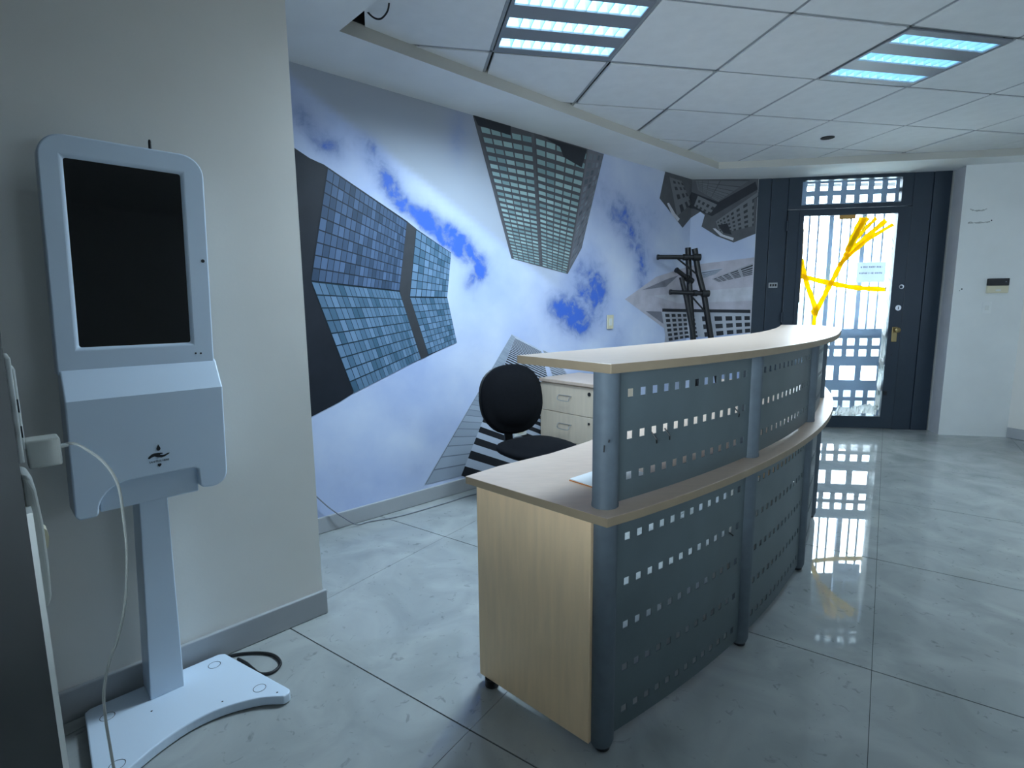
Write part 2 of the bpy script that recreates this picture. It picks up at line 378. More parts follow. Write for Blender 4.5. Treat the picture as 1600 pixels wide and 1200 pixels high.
for z in (WZ0, WZ1 - 0.05): slab('fill_window_frame', rl(WT1) - es * 0.035, rl(WT0) - es * 0.035, 0.04, z, z + 0.05, M['gate'], w1)
slab('fill_window_pane', rl(WT1) - es * 0.05, rl(WT0) - es * 0.05, 0.004, WZ0, WZ1, M['glass'], w1)
pl2 = bpy.data.lights.new('fill_window_portal', 'AREA'); pl2.shape = 'RECTANGLE'; pl2.size = WT1 - WT0; pl2.size_y = WZ1 - WZ0; pl2.cycles.is_portal = True
po2 = bpy.data.objects.new('fill_window_portal', pl2); C.objects.link(po2); q = rl((WT0 + WT1) / 2) - es * 0.16
po2.matrix_world = Matrix(((-et.x, 0, -es.x, q.x), (-et.y, 0, -es.y, q.y), (0, 1, 0, (WZ0 + WZ1) / 2), (0, 0, 0, 1)))
if po2.matrix_world.to_3x3().determinant() < 0: po2.matrix_world = Matrix(((et.x, 0, -es.x, q.x), (et.y, 0, -es.y, q.y), (0, 1, 0, (WZ0 + WZ1) / 2), (0, 0, 0, 1)))
rw = lambda q: KB + et * 6.5 + es * q
V0, V1, VZ0, VZ1 = 2.2, 5.2, 0.9, 2.2                        # second made-up window, added in the far rear wall for fill light
wb_ = struct(empty('wall_rear'))
slab('wall_panel', rw(-0.75), rw(V0), -0.12, 0, 2.6, M['wall_r'], wb_); slab('wall_panel', rw(V1), rw(6.6), -0.12, 0, 2.6, M['wall_r'], wb_)
slab('wall_panel', rw(V0), rw(V1), -0.12, 0, VZ0, M['wall_r'], wb_); slab('wall_panel', rw(V0), rw(V1), -0.12, VZ1, 2.6, M['wall_r'], wb_)
w2 = struct(empty('fill_window_2'))
for q in (V0, (V0 + V1) / 2 - 0.025, V1 - 0.05): slab('fill_window_frame', rw(q) + et * 0.03, rw(q + 0.05) + et * 0.03, -0.05, VZ0, VZ1, M['gate'], w2)
for z in (VZ0, VZ1 - 0.05): slab('fill_window_frame', rw(V0) + et * 0.035, rw(V1) + et * 0.035, -0.04, z, z + 0.05, M['gate'], w2)
slab('fill_window_pane', rw(V0) + et * 0.05, rw(V1) + et * 0.05, -0.004, VZ0, VZ1, M['tinted'], w2)
pl3 = bpy.data.lights.new('rear_fill_portal', 'AREA'); pl3.shape = 'RECTANGLE'; pl3.size = V1 - V0; pl3.size_y = VZ1 - VZ0; pl3.cycles.is_portal = True
po3 = bpy.data.objects.new('rear_fill_portal', pl3); C.objects.link(po3); q = rw((V0 + V1) / 2) + et * 0.16
po3.matrix_world = Matrix(((es.x, 0, et.x, q.x), (es.y, 0, et.y, q.y), (0, 1, 0, (VZ0 + VZ1) / 2), (0, 0, 0, 1)))
if po3.matrix_world.to_3x3().determinant() < 0: po3.matrix_world = Matrix(((-es.x, 0, et.x, q.x), (-es.y, 0, et.y, q.y), (0, 1, 0, (VZ0 + VZ1) / 2), (0, 0, 0, 1)))
wr = struct(obj('wall_right', prism([P2(RA), P2(RB), P2(RB + Vector((0.10, 0.55, 0))), P2(DB + ddir * 0.03 + dnor * 0.3), P2(DB + ddir * 0.02)], 0, 2.6), [M['wall_r'], M['reveal']]))
for p in wr.data.polygons:                                # the reveal beside the door is raw grey plaster
    c = p.center
    if abs(p.normal.z) < 0.1 and (Vector((c.x, c.y, 0)) - (RA + DB) / 2).length < 0.12: p.material_index = 1
struct(slab('wall_far_right', RB, R2, 0.12, 0, 2.6, M['wall']))
# scuffs where something was pulled off the pillar
def on_r(u, z, off=0.001): p = RA + rdir * u + Vector((rdir.y, -rdir.x, 0)) * off; return (p.x, p.y, z)
M['scuff'] = mat('scuffed_plaster', rgb(172, 174, 170), 0.9, n_scale=60, n_amt=0.3)
for (u0, u1, zc, h) in ((0.065, 0.20, 2.135, 0.010), (0.06, 0.235, 2.015, 0.012)):
    bm = bmesh.new(); n = 14
    top = [on_r(u0 + (u1 - u0) * k / n, zc + h * random.uniform(0.1, 1.0) - 0.03 * math.sin(PI * k / n) * (0.5 if zc > 2.1 else 0), 0.001) for k in range(n + 1)]
    bot = [on_r(u0 + (u1 - u0) * k / n, zc - h * random.uniform(0.1, 0.9) - 0.03 * math.sin(PI * k / n) * (0.5 if zc > 2.1 else 0), 0.001) for k in range(n + 1)]
    vt = [bm.verts.new(p) for p in top]; vb = [bm.verts.new(p) for p in bot]
    for k in range(n): bm.faces.new((vb[k], vb[k + 1], vt[k + 1], vt[k]))
    obj('scuff_mark', bm, M['scuff'], wr)
for (u, z, r) in ((0.068, 1.41, 0.007), (0.052, 1.395, 0.004), (0.245, 2.03, 0.006)):
    bm = bmesh.new(); bm.faces.new([bm.verts.new(on_r(u + r * math.cos(k * PI / 5), z + r * math.sin(k * PI / 5), 0.0012)) for k in range(10)])
    obj('screw_hole', bm, M['ink'], wr)
# baseboards
def skirting(name, a, b, h, th=0.018):
    d = (b - a).normalized(); n = Vector((d.y, -d.x, 0)) * th
    o = obj(name, prism([P2(a), P2(b), P2(b + n), P2(a + n)], 0.001, h), M['base']); struct(o); return bevel(o, 0.004, 2)
skirting('baseboard_left', KB - es * 0.047, KB + es * 0.862, 0.105)
skirting('baseboard_back', MA + mdir * mo, MC + mdir * (-0.004), 0.095)
skirting('baseboard_right', RB + Vector((0.327, -0.945, 0)) * 0.005, R2, 0.10)
skirting('baseboard_back_short', MC, DA, 0.095)
# ------------------------------------------------------------------ ceiling lights
def troffer(i, j, label, tm='tube', watt=LAMP):
    t = empty('ceiling_light', (*cpt(i, j), CEIL), ca)
    tag(t, label, 'ceiling light', 'louvered fluorescent ceiling lights')
    g = 0.012; slots = [(0.058, 0.148), (0.252, 0.342), (0.446, 0.540)]
    x0, x1 = 0.028, CU - 0.028
    fr_ = bmesh.new()                                        # enamel face with three open slots
    ys = [g] + [y for s in slots for y in s] + [CV - g]
    for k in range(0, len(ys), 2): box(fr_, g, CU - g, ys[k], ys[k + 1], -0.004, 0.004)
    for (a, b) in slots: box(fr_, g, x0, a, b, -0.004, 0.004); box(fr_, x1, CU - g, a, b, -0.004, 0.004)
    obj('frame', fr_, M['troff'], t)
    for (a, b) in slots:
        tr = bmesh.new()                                     # reflector trough, open at the bottom
        ya, yb = a - 0.012, b + 0.012; zt = 0.092
        vs = [[tr.verts.new((x, y, z)) for (y, z) in ((a, 0.004), (ya, 0.035), (a + 0.01, zt), (b - 0.01, zt), (yb, 0.035), (b, 0.004))] for x in (x0, x1)]
        for k in range(5): tr.faces.new((vs[0][k], vs[0][k + 1], vs[1][k + 1], vs[1][k]))
        tr.faces.new(vs[0]); tr.faces.new(vs[1][::-1])
        ro = obj('reflector', tr, M['alu'], t)
        obj('tube', tube([(x0 + 0.015, (a + b) / 2, 0.066), (x1 - 0.015, (a + b) / 2, 0.066)], 0.013, 12), M[tm], ro, smooth=True)
        for k in range(10):                                  # V-shaped cross blades
            x = x0 + 0.065 + (x1 - x0 - 0.115) * k / 9
            bl = bmesh.new(); h = 0.045
            loft(bl, [[(x - 0.0015, y, 0.001), (x + 0.0015, y, 0.001), (x + 0.007, y, h), (x - 0.007, y, h)] for y in (a + 0.001, b - 0.001)])
            bmesh.ops.recalc_face_normals(bl, faces=bl.faces[:])
            obj('louver_blade', bl, M['alu'], ro)
    for (a, b) in slots:                                     # the light the louvers throw down, along each tube
        for k in range(4):
            ld = bpy.data.lights.new('lamp_row', 'SPOT'); ld.energy = watt; ld.color = (0.62, 0.82, 1.0); ld.spot_size = math.radians(162); ld.spot_blend = 1.0; ld.shadow_soft_size = 0.0
            lo = bpy.data.objects.new('lamp_row', ld); C.objects.link(lo); lo.parent = t; lo.location = (x0 + (x1 - x0) * (k + 0.5) / 4, (a + b) / 2, -0.006)
    return t
troffer(-1, 0, 'louvered three-tube ceiling light nearest the wall mural')
troffer(2, 0, 'louvered three-tube ceiling light nearer the door', 'tube_old', LAMP_OLD)

# ------------------------------------------------------------------ printed wall mural
def wp(s, z, off):                                          # unfolded wall coordinate -> room point
    if s <= ML: p = MA + mdir * s - mnor * off
    else: p = MC + Vector((1, 0, 0)) * (s - ML) - Vector((0, 1, 0)) * off
    if abs(s - ML) < 1e-6: p = MC - (mnor + Vector((0, 1, 0))).normalized() * off
    return (p.x, p.y, z)
SMAX = ML + (DA.x - MC.x)
def sky_mat():
    m = bpy.data.materials.new('printed_sky'); nt, b = nodes(m); b.inputs['Roughness'].default_value = 0.5; b.inputs['Specular IOR Level'].default_value = 0.3
    uv = nt.nodes.new('ShaderNodeUVMap'); uv.uv_map = 'uv'
    a1 = nt.nodes.new('ShaderNodeAttribute'); a1.attribute_name = 'blue'
    a2 = nt.nodes.new('ShaderNodeAttribute'); a2.attribute_name = 'grey'
    n = nt.nodes.new('ShaderNodeTexNoise'); n.inputs['Scale'].default_value = 9; n.inputs['Detail'].default_value = 8; n.inputs['Roughness'].default_value = 0.62; n.inputs['Distortion'].default_value = 0.4
    n2 = nt.nodes.new('ShaderNodeTexNoise'); n2.inputs['Scale'].default_value = 1.7; n2.inputs['Detail'].default_value = 5
    nt.links.new(uv.outputs[0], n.inputs[0]); nt.links.new(uv.outputs[0], n2.inputs[0])
    base = nt.nodes.new('ShaderNodeValToRGB'); e = base.color_ramp.elements
    e[0].position = 0.35; e[0].color = rgb(178, 192, 226); e[1].position = 0.68; e[1].color = rgb(214, 222, 240)
    nt.links.new(n2.outputs[0], base.inputs[0])
    gm = nt.nodes.new('ShaderNodeMix'); gm.data_type = 'RGBA'; gm.inputs[7].default_value = rgb(174, 180, 190)
    nt.links.new(a2.outputs['Fac'], gm.inputs[0]); nt.links.new(base.outputs[0], gm.inputs[6])
    # ragged blue holes: blue amount plus noise, thresholded softly
    ms = nt.nodes.new('ShaderNodeMath'); ms.operation = 'SUBTRACT'; ms.inputs[1].default_value = 0.5; nt.links.new(n.outputs[0], ms.inputs[0])
    mk = nt.nodes.new('ShaderNodeMath'); mk.operation = 'MULTIPLY_ADD'; mk.inputs[1].default_value = 4.0; nt.links.new(ms.outputs[0], mk.inputs[0]); nt.links.new(a1.outputs['Fac'], mk.inputs[2])
    mp = nt.nodes.new('ShaderNodeMath'); mp.operation = 'MULTIPLY'; nt.links.new(mk.outputs[0], mp.inputs[0]); nt.links.new(a1.outputs['Fac'], mp.inputs[1])
    ramp = nt.nodes.new('ShaderNodeValToRGB'); e = ramp.color_ramp.elements
    e[0].position = 0.0; e[0].color = (0, 0, 0, 1); e[1].position = 0.85; e[1].color = (0.95, 0.95, 0.95, 1)
    nt.links.new(mp.outputs[0], ramp.inputs[0])
    tone = nt.nodes.new('ShaderNodeValToRGB'); e = tone.color_ramp.elements
    e[0].position = 0.0; e[0].color = rgb(160, 172, 208); e[1].position = 1.0; e[1].color = rgb(60, 104, 200)
    el = tone.color_ramp.elements.new(0.5); el.color = rgb(112, 132, 180)
    nt.links.new(mp.outputs[0], tone.inputs[0])
    fm = nt.nodes.new('ShaderNodeMix'); fm.data_type = 'RGBA'
    # thin blue-grey haze of the print round each opening
    hz = nt.nodes.new('ShaderNodeMath'); hz.operation = 'MULTIPLY'; nt.links.new(a1.outputs['Fac'], hz.inputs[0]); nt.links.new(n2.outputs[0], hz.inputs[1])
    hm = nt.nodes.new('ShaderNodeMix'); hm.data_type = 'RGBA'; hm.inputs[7].default_value = rgb(118, 138, 190)
    h2 = nt.nodes.new('ShaderNodeMath'); h2.operation = 'MULTIPLY'; h2.inputs[1].default_value = 1.6; h2.use_clamp = True; nt.links.new(hz.outputs[0], h2.inputs[0])
    nt.links.new(h2.outputs[0], hm.inputs[0]); nt.links.new(gm.outputs[2], hm.inputs[6])
    nt.links.new(ramp.outputs[0], fm.inputs[0]); nt.links.new(hm.outputs[2], fm.inputs[6]); nt.links.new(tone.outputs[0], fm.inputs[7])
    nt.links.new(fm.outputs[2], b.inputs['Base Color'])
    return m
def grid_mat(name, frame, c1_, c2_, mu, mv, rough=0.5, jitter=1.0):
    """print of a facade: cells of UV space with a frame round each pane"""
    m = bpy.data.materials.new(name); nt, b = nodes(m); b.inputs['Roughness'].default_value = rough; b.inputs['Specular IOR Level'].default_value = 0.3
    uv = nt.nodes.new('ShaderNodeUVMap'); uv.uv_map = 'uv'; sep = nt.nodes.new('ShaderNodeSeparateXYZ'); nt.links.new(uv.outputs[0], sep.inputs[0])
    fac = None
    for k, mg in ((0, mu), (1, mv)):
        if mg <= 0: continue
        f = nt.nodes.new('ShaderNodeMath'); f.operation = 'FRACT'; nt.links.new(sep.outputs[k], f.inputs[0])
        g = nt.nodes.new('ShaderNodeMath'); g.operation = 'GREATER_THAN'; g.inputs[1].default_value = mg; nt.links.new(f.outputs[0], g.inputs[0])
        if fac is None: fac = g
        else:
            x = nt.nodes.new('ShaderNodeMath'); x.operation = 'MULTIPLY'; nt.links.new(fac.outputs[0], x.inputs[0]); nt.links.new(g.outputs[0], x.inputs[1]); fac = x
    fl = nt.nodes.new('ShaderNodeVectorMath'); fl.operation = 'FLOOR'; nt.links.new(uv.outputs[0], fl.inputs[0])
    wn = nt.nodes.new('ShaderNodeTexWhiteNoise'); nt.links.new(fl.outputs[0], wn.inputs[0])
    pane = nt.nodes.new('ShaderNodeMix'); pane.data_type = 'RGBA'; pane.inputs[6].default_value = c1_; pane.inputs[7].default_value = c2_; nt.links.new(wn.outputs['Value'], pane.inputs[0])
    fm = nt.nodes.new('ShaderNodeMix'); fm.data_type = 'RGBA'; fm.inputs[6].default_value = frame
    nt.links.new(fac.outputs[0], fm.inputs[0]); nt.links.new(pane.outputs[2], fm.inputs[7]); nt.links.new(fm.outputs[2], b.inputs['Base Color'])
    return m
def flat(name, c): return mat(name, c, 0.5, spec=0.3, n_scale=9, n_amt=0.12)
F = dict(
    glassA=grid_mat('print_blue_glass', rgb(30, 40, 50), rgb(52, 70, 92), rgb(88, 110, 142), 0.10, 0.10),
    glassB=grid_mat('print_teal_glass', rgb(30, 48, 58), rgb(66, 98, 120), rgb(116, 144, 172), 0.10, 0.10),
    dark=flat('print_dark_steel', rgb(34, 38, 46)), band=flat('print_brown_band', rgb(60, 62, 66)),
    tower=flat('print_stone_grey', rgb(92, 92, 96)), win=grid_mat('print_office_windows', rgb(84, 84, 88), rgb(118, 146, 148), rgb(164, 190, 188), 0.15, 0.46),
    side=grid_mat('print_side_windows', rgb(112, 112, 120), rgb(78, 84, 92), rgb(128, 136, 144), 0.35, 0.35),
    tdark=flat('print_shadow_grey', rgb(46, 48, 54)),
    pale=flat('print_pale_concrete', rgb(190, 198, 216)), paleg=grid_mat('print_pale_panels', rgb(116, 124, 136), rgb(148, 158, 172), rgb(164, 174, 188), 0.03, 0.10),
    stripe=grid_mat('print_floor_stripes', rgb(186, 194, 208), rgb(30, 32, 38), rgb(38, 40, 46), 0.0, 0.48),
    stripe2=grid_mat('print_grey_stripes', rgb(178, 186, 200), rgb(96, 102, 114), rgb(110, 116, 128), 0.0, 0.5),
    old=flat('print_old_stone', rgb(84, 86, 90)), oldw=grid_mat('print_old_windows', rgb(112, 114, 118), rgb(52, 54, 58), rgb(66, 68, 72), 0.5, 0.5),
    oldl=grid_mat('print_old_courses', rgb(72, 74, 78), rgb(96, 98, 102), rgb(106, 108, 112), 0.06, 0.16), light=flat('print_light_stone', rgb(192, 192, 200)),
    pink=flat('print_pinkish_stone', rgb(182, 178, 188)), pinkd=flat('print_grey_stone', rgb(124, 124, 134)), block=flat('print_block_stone', rgb(174, 176, 184)),
    bwin=grid_mat('print_block_windows', rgb(178, 180, 188), rgb(40, 42, 48), rgb(56, 58, 64), 0.34, 0.40), slot=grid_mat('print_slots', rgb(160, 160, 168), rgb(40, 42, 48), rgb(50, 52, 58), 0.25, 0.5),
)
QUADS = {
  'A1': [(0.191, 2.041), (0.676, 1.8), (0.604, 1.388), (0.061, 1.435)],
  'A2': [(0.061, 1.432), (0.604, 1.384), (0.744, 0.961), (0.275, 0.791)],
  'A3': [(0.738, 1.764), (1.001, 1.637), (0.961, 1.351), (0.675, 1.353)],
  'A4': [(0.675, 1.349), (0.961, 1.347), (1.03, 1.049), (0.798, 0.982)],
  'BL': [(1.246, 2.499), (1.737, 2.529), (1.819, 1.595), (1.551, 1.629)],
  'BR': [(1.769, 2.531), (2.366, 2.528), (2.122, 1.544), (1.847, 1.592)],
  'BS': [(2.374, 2.529), (2.57, 2.524), (2.306, 1.749), (2.144, 1.545)],
  'CL': [(1.531, 1.08), (1.563, 1.06), (1.041, 0.117), (0.74, 0.123)],
  'CS': [(1.563, 1.055), (1.838, 0.939), (2.311, -0.467), (1.041, 0.117)],
  'CR': [(1.859, 0.947), (1.99, 0.893), (2.799, -0.013), (2.303, 0.08)],
  'D1': [(4.023, 2.521), (4.575, 2.522), (4.263, 2.315), (4.052, 2.428)],
  'D3': [(4.246, 2.121), (4.658, 2.404), (4.663, 2.08), (4.291, 1.995)],
  'D4': [(3.57, 2.49), (3.788, 2.486), (3.993, 2.298), (3.728, 2.147)],
  'D5': [(4.055, 2.372), (4.252, 2.284), (4.178, 2.184), (4.02, 2.273)],
  'E1': [(3.519, 1.223), (4.061, 1.21), (4.111, 0.952), (3.615, 0.931)],
  'E2': [(4.088, 1.203), (4.639, 1.192), (4.656, 1.0), (4.138, 0.951)],
  'E3': [(4.232, 1.548), (4.645, 1.705), (4.644, 1.589), (4.299, 1.515)],
  'E4': [(4.084, 1.627), (4.346, 1.656), (4.269, 1.599), (4.114, 1.549)],
}
POLYS = {
  'A': [(-0.043, 2.141), (-0.002, 2.121), (0.105, 2.069), (0.171, 2.054), (0.681, 1.805), (0.738, 1.768), (1.001, 1.637), (0.961, 1.351), (1.03, 1.049), (0.788, 0.97), (0.308, 0.817), (0.003, 0.681), (-0.147, 0.626)],
  'Adark': [(-0.043, 2.141), (0.078, 2.078), (0.167, 2.053), (0.191, 2.041), (0.061, 1.435), (0.275, 0.791), (0.186, 0.748), (0.003, 0.681), (-0.147, 0.626)],
  'Aband': [(0.676, 1.804), (0.738, 1.768), (0.675, 1.353), (0.798, 0.978), (0.743, 0.957), (0.604, 1.384)],
  'B': [(1.199, 2.545), (2.578, 2.526), (2.306, 1.749), (2.141, 1.539), (1.536, 1.628)],
  'Bdark1': [(1.204, 2.538), (1.538, 2.54), (1.537, 2.468), (1.245, 2.475)],
  'Bdark2': [(1.862, 2.522), (2.358, 2.521), (2.297, 2.375), (2.086, 2.417), (2.042, 2.483)],
  'C': [(1.531, 1.085), (1.838, 0.949), (2.311, -0.467), (1.041, 0.117), (0.735, 0.124)],
  'C2': [(1.852, 0.953), (2.005, 0.892), (2.799, -0.013), (2.303, 0.08)],
  'D': [(3.501, 2.531), (3.978, 2.532), (4.048, 2.533), (4.67, 2.533), (4.661, 1.998), (4.438, 1.911), (4.266, 1.976), (4.105, 2.072), (4.133, 2.185), (4.087, 2.217), (3.998, 2.161), (3.842, 2.047), (3.553, 2.206), (3.418, 2.278)],
  'Darc1': [(3.54, 2.246), (3.573, 2.255), (3.692, 2.167), (3.777, 2.127), (3.743, 2.1), (3.624, 2.16)],
  'Darc2': [(4.217, 2.052), (4.243, 2.052), (4.33, 1.988), (4.436, 1.956), (4.43, 1.93), (4.298, 1.976)],
  'Dhole': [(4.267, 2.083), (4.364, 2.101), (4.415, 1.987), (4.329, 2.007)],
  'Dband': [(3.987, 2.41), (4.264, 2.308), (4.627, 2.503), (4.657, 2.429), (4.205, 2.172), (4.021, 2.248), (3.875, 2.26)],
  'E': [(2.91, 1.342), (3.401, 1.555), (4.081, 1.697), (4.713, 1.768), (4.73, 0.999), (3.581, 0.92), (3.597, 1.046)],
  'Efacet': [(3.174, 1.428), (3.592, 1.539), (3.8, 1.583), (3.573, 1.465)],
  'Efacet2': [(3.235, 1.233), (3.507, 1.224), (3.548, 1.104)],
  'Eband': [(3.517, 1.254), (4.644, 1.231), (4.646, 1.198), (3.519, 1.223)],
  'Emid': [(3.356, 1.377), (4.671, 1.466), (4.679, 1.323), (3.818, 1.303)],
  'Eblock': [(3.519, 1.223), (4.646, 1.198), (4.656, 1.0), (3.604, 0.925)],
}
BLOBS = [
  (0.089, 2.239, 0.105, -0.082, -0.041, -0.044, 0.50),
  (0.231, 2.17, 0.065, -0.050, -0.040, -0.042, 0.65),
  (0.491, 2.148, 0.039, -0.055, -0.043, -0.028, 0.50),
  (0.536, 2.049, 0.059, -0.086, -0.048, -0.031, 0.80),
  (0.702, 1.886, 0.127, -0.095, -0.036, -0.033, 0.60),
  (0.935, 1.785, 0.120, -0.088, -0.050, -0.043, 0.85),
  (1.075, 1.683, 0.101, -0.040, -0.046, -0.064, 0.95),
  (1.233, 1.492, 0.080, 0.053, 0.033, -0.029, 0.80),
  (1.259, 1.622, 0.080, 0.004, -0.001, -0.030, 0.60),
  (2.367, 1.432, 0.003, -0.200, -0.191, -0.003, 0.65),
  (2.17, 1.199, 0.105, -0.120, -0.125, -0.046, 1.00),
  (1.118, 2.453, 0.074, 0.015, -0.003, -0.103, 0.35),
  (2.691, 2.162, 0.285, -0.252, -0.162, -0.076, 0.35),
  (3.024, 1.925, 0.263, -0.231, -0.107, -0.045, 0.50),
  (3.149, 1.55, 0.007, -0.163, -0.081, -0.002, 0.55),
  (3.337, 2.182, 0.158, -0.125, -0.080, -0.035, 0.40),
  (2.864, 0.985, 0.041, -0.128, -0.093, -0.005, 0.50),
  (0.61, 0.584, 0.112, -0.077, -0.032, -0.042, 0.25),
  (0.238, 0.269, 0.254, -0.058, -0.006, -0.110, 0.30),
  (0.729, 0.222, 0.080, -0.017, -0.001, -0.043, 0.30),
  (0.391, 2.21, 0.039, -0.035, -0.025, -0.022, 0.50),
  (0.462, 2.203, 0.026, -0.038, -0.029, -0.020, 0.60),
  (0.583, 1.965, 0.040, -0.059, -0.034, -0.021, 0.85),
  (0.649, 1.907, 0.054, -0.033, -0.023, -0.026, 0.60),
  (0.769, 1.836, 0.077, -0.047, -0.028, -0.029, 0.75),
  (0.867, 1.807, 0.061, -0.045, -0.028, -0.025, 0.80),
  (1.009, 1.731, 0.078, -0.047, -0.037, -0.037, 0.95),
  (1.165, 1.634, 0.043, -0.057, -0.038, -0.019, 0.70),
  (1.223, 1.521, 0.044, 0.042, 0.034, -0.021, 0.95),
  (1.16, 1.434, 0.028, -0.065, -0.036, -0.011, 0.60),
  (1.329, 1.393, 0.083, 0.001, -0.002, -0.089, 0.30),
  (2.449, 1.487, 0.044, -0.146, -0.145, -0.020, 0.80),
  (2.546, 1.328, 0.002, -0.120, -0.086, 0.000, 0.70),
  (2.29, 1.144, 0.158, -0.064, -0.048, -0.053, 0.80),
  (2.018, 1.277, 0.121, -0.001, 0.001, -0.070, 0.60),
  (2.969, 2.086, 0.111, -0.095, -0.064, -0.029, 0.55),
  (3.048, 1.814, 0.087, -0.123, -0.073, -0.020, 0.55),
  (3.172, 1.475, 0.006, -0.129, -0.061, -0.001, 0.60),
  (2.74, 2.008, 0.123, -0.110, -0.076, -0.033, 0.40),
  (3.301, 2.063, 0.100, -0.082, -0.053, -0.022, 0.55),
  (1.079, 2.367, -0.003, -0.119, -0.050, -0.010, 0.40),
  (0.066, 2.298, 0.040, -0.040, -0.027, -0.026, 0.50),
  (0.176, 2.144, 0.048, -0.030, -0.022, -0.027, 0.60),
  (1.149, 0.999, 0.113, -0.007, -0.004, -0.133, 0.20),
  (2.507, 0.669, 0.368, -0.035, 0.002, -0.084, 0.30),
]

mural = empty('wall_mural', tuple(MA)); tag(mural, 'printed mural of skyscrapers and blue cloudy sky covering the long wall and its corner', 'mural')
def pmesh(name, layers, parent):
    """layers: list of ('poly'|'quad', data, material key, offset, nu, nv)"""
    bm = bmesh.new(); uvl = bm.loops.layers.uv.new('uv'); mats = []
    off0 = Vector(MA)
    for kind, d, mk, off, nu, nv in layers:
        if F[mk] not in mats: mats.append(F[mk])
        mi = mats.index(F[mk])
        if kind == 'poly':
            for side in (0, 1):
                p = clip(d, 0, 1, SOF); p = clip(p, 0, -1, -0.02); p = clip(p, 1, 0, SMAX - 0.001)
                p = clip(p, 1, 0, ML) if side == 0 else clip(p, -1, 0, -ML)
                q = []
                for v in p:
                    if not q or math.hypot(v[0] - q[-1][0], v[1] - q[-1][1]) > 1e-4: q.append(v)
                if len(q) > 1 and math.hypot(q[0][0] - q[-1][0], q[0][1] - q[-1][1]) < 1e-4: q.pop()
                if len(q) < 3: continue
                try: f = bm.faces.new([bm.verts.new(Vector(wp(s, z, off)) - off0) for s, z in q]); f.material_index = mi
                except ValueError: pass
        else:
            (x0, y0), (x1, y1), (x2, y2), (x3, y3) = d          # homography of the unit square
            dx1, dx2, dx3 = x1 - x2, x3 - x2, x0 - x1 + x2 - x3; dy1, dy2, dy3 = y1 - y2, y3 - y2, y0 - y1 + y2 - y3
            den = dx1 * dy2 - dx2 * dy1; g_ = (dx3 * dy2 - dx2 * dy3) / den; h_ = (dx1 * dy3 - dx3 * dy1) / den
            a_, b_, c_ = x1 - x0 + g_ * x1, x3 - x0 + h_ * x3, x0; d_, e_, f_ = y1 - y0 + g_ * y1, y3 - y0 + h_ * y3, y0
            H = lambda u, v: ((a_ * u + b_ * v + c_) / (g_ * u + h_ * v + 1), (d_ * u + e_ * v + f_) / (g_ * u + h_ * v + 1))
            N = 72 if mk.startswith(('stripe', 'paleg')) else 24
            gr = [[H(i / N, j / N) for j in range(N + 1)] for i in range(N + 1)]
            V = {}
            for i in range(N):
                for j in range(N):
                    ids = ((i, j), (i + 1, j), (i + 1, j + 1), (i, j + 1))
                    pts = [gr[k][l] for k, l in ids]
                    if any(z < 0.02 or z > SOF + 0.01 or s > SMAX or s < -0.2 for s, z in pts): continue
                    vs = []
                    for k in ids:
                        if k not in V: V[k] = bm.verts.new(Vector(wp(*gr[k[0]][k[1]], off)) - off0)
                        vs.append(V[k])
                    f = bm.faces.new(vs); f.material_index = mi
                    for lp, (k, l) in zip(f.loops, ids): lp[uvl].uv = (k / N * nu, l / N * nv)
    bm.normal_update()
    for f in bm.faces:                                       # face the room
        c = f.calc_center_median() + off0
        if f.normal.dot(Vector((0.6, -0.8, 0))) < 0: f.normal_flip()
    return obj(name, bm, mats, parent)
# sky sheet as a fine grid with two print-mask attributes
ns, nz = 156, 84; s0 = -0.6
bm = bmesh.new(); uvl = bm.loops.layers.uv.new('uv')
ss = sorted([s0 + (SMAX - s0) * k / ns for k in range(ns + 1)] + [ML]); zs = [0.0 + SOF * k / nz for k in range(nz + 1)]
gv = [[bm.verts.new(Vector(wp(s, z, 0.002)) - Vector(MA)) for z in zs] for s in ss]
for i in range(len(ss) - 1):
    for j in range(nz):
        f = bm.faces.new((gv[i][j], gv[i + 1][j], gv[i + 1][j + 1], gv[i][j + 1]))
        for lp, (a, b) in zip(f.loops, ((i, j), (i + 1, j), (i + 1, j + 1), (i, j + 1))): lp[uvl].uv = (ss[a], zs[b])
sky = obj('printed_sky', bm, sky_mat(), mural)
blue = sky.data.attributes.new('blue', 'FLOAT', 'POINT'); grey = sky.data.attributes.new('grey', 'FLOAT', 'POINT')
vb, vg = [], []
for s in ss:
    for z in zs:
        t = 0.0
        for (bs, bz, ax, az, bx_, bz_, st) in BLOBS:
            det = ax * bz_ - az * bx_; ds, dz = s - bs, z - bz
            p = (ds * bz_ - dz * bx_) / det; q = (ax * dz - az * ds) / det
            r2 = (p * p + q * q) / 1.7
            if r2 < 6: t += 0.60 * st * math.exp(-r2 * 0.75)
        vb.append(min(t, 1.0))
        k = (z - (2.193 + (s - 0.543) * (1.542 - 2.193) / (1.805 - 0.543)))
        gk = 1 / (1 + math.exp(-max(-30, min(30, k / 0.012)))) * (1 / (1 + math.exp((s - 2.0) / 0.12)))
        gk2 = 0.35 / (1 + math.exp(-(s - 2.6) / 0.2)) * min(1, max(0, (z - 0.9)))
        vg.append(min(1.0, gk * 0.95 + gk2))
blue.data.foreach_set('value', vb); grey.data.foreach_set('value', vg)
L1, L2, L3, L4 = 0.0035, 0.005, 0.0065, 0.008
Pq, Qq = POLYS, QUADS
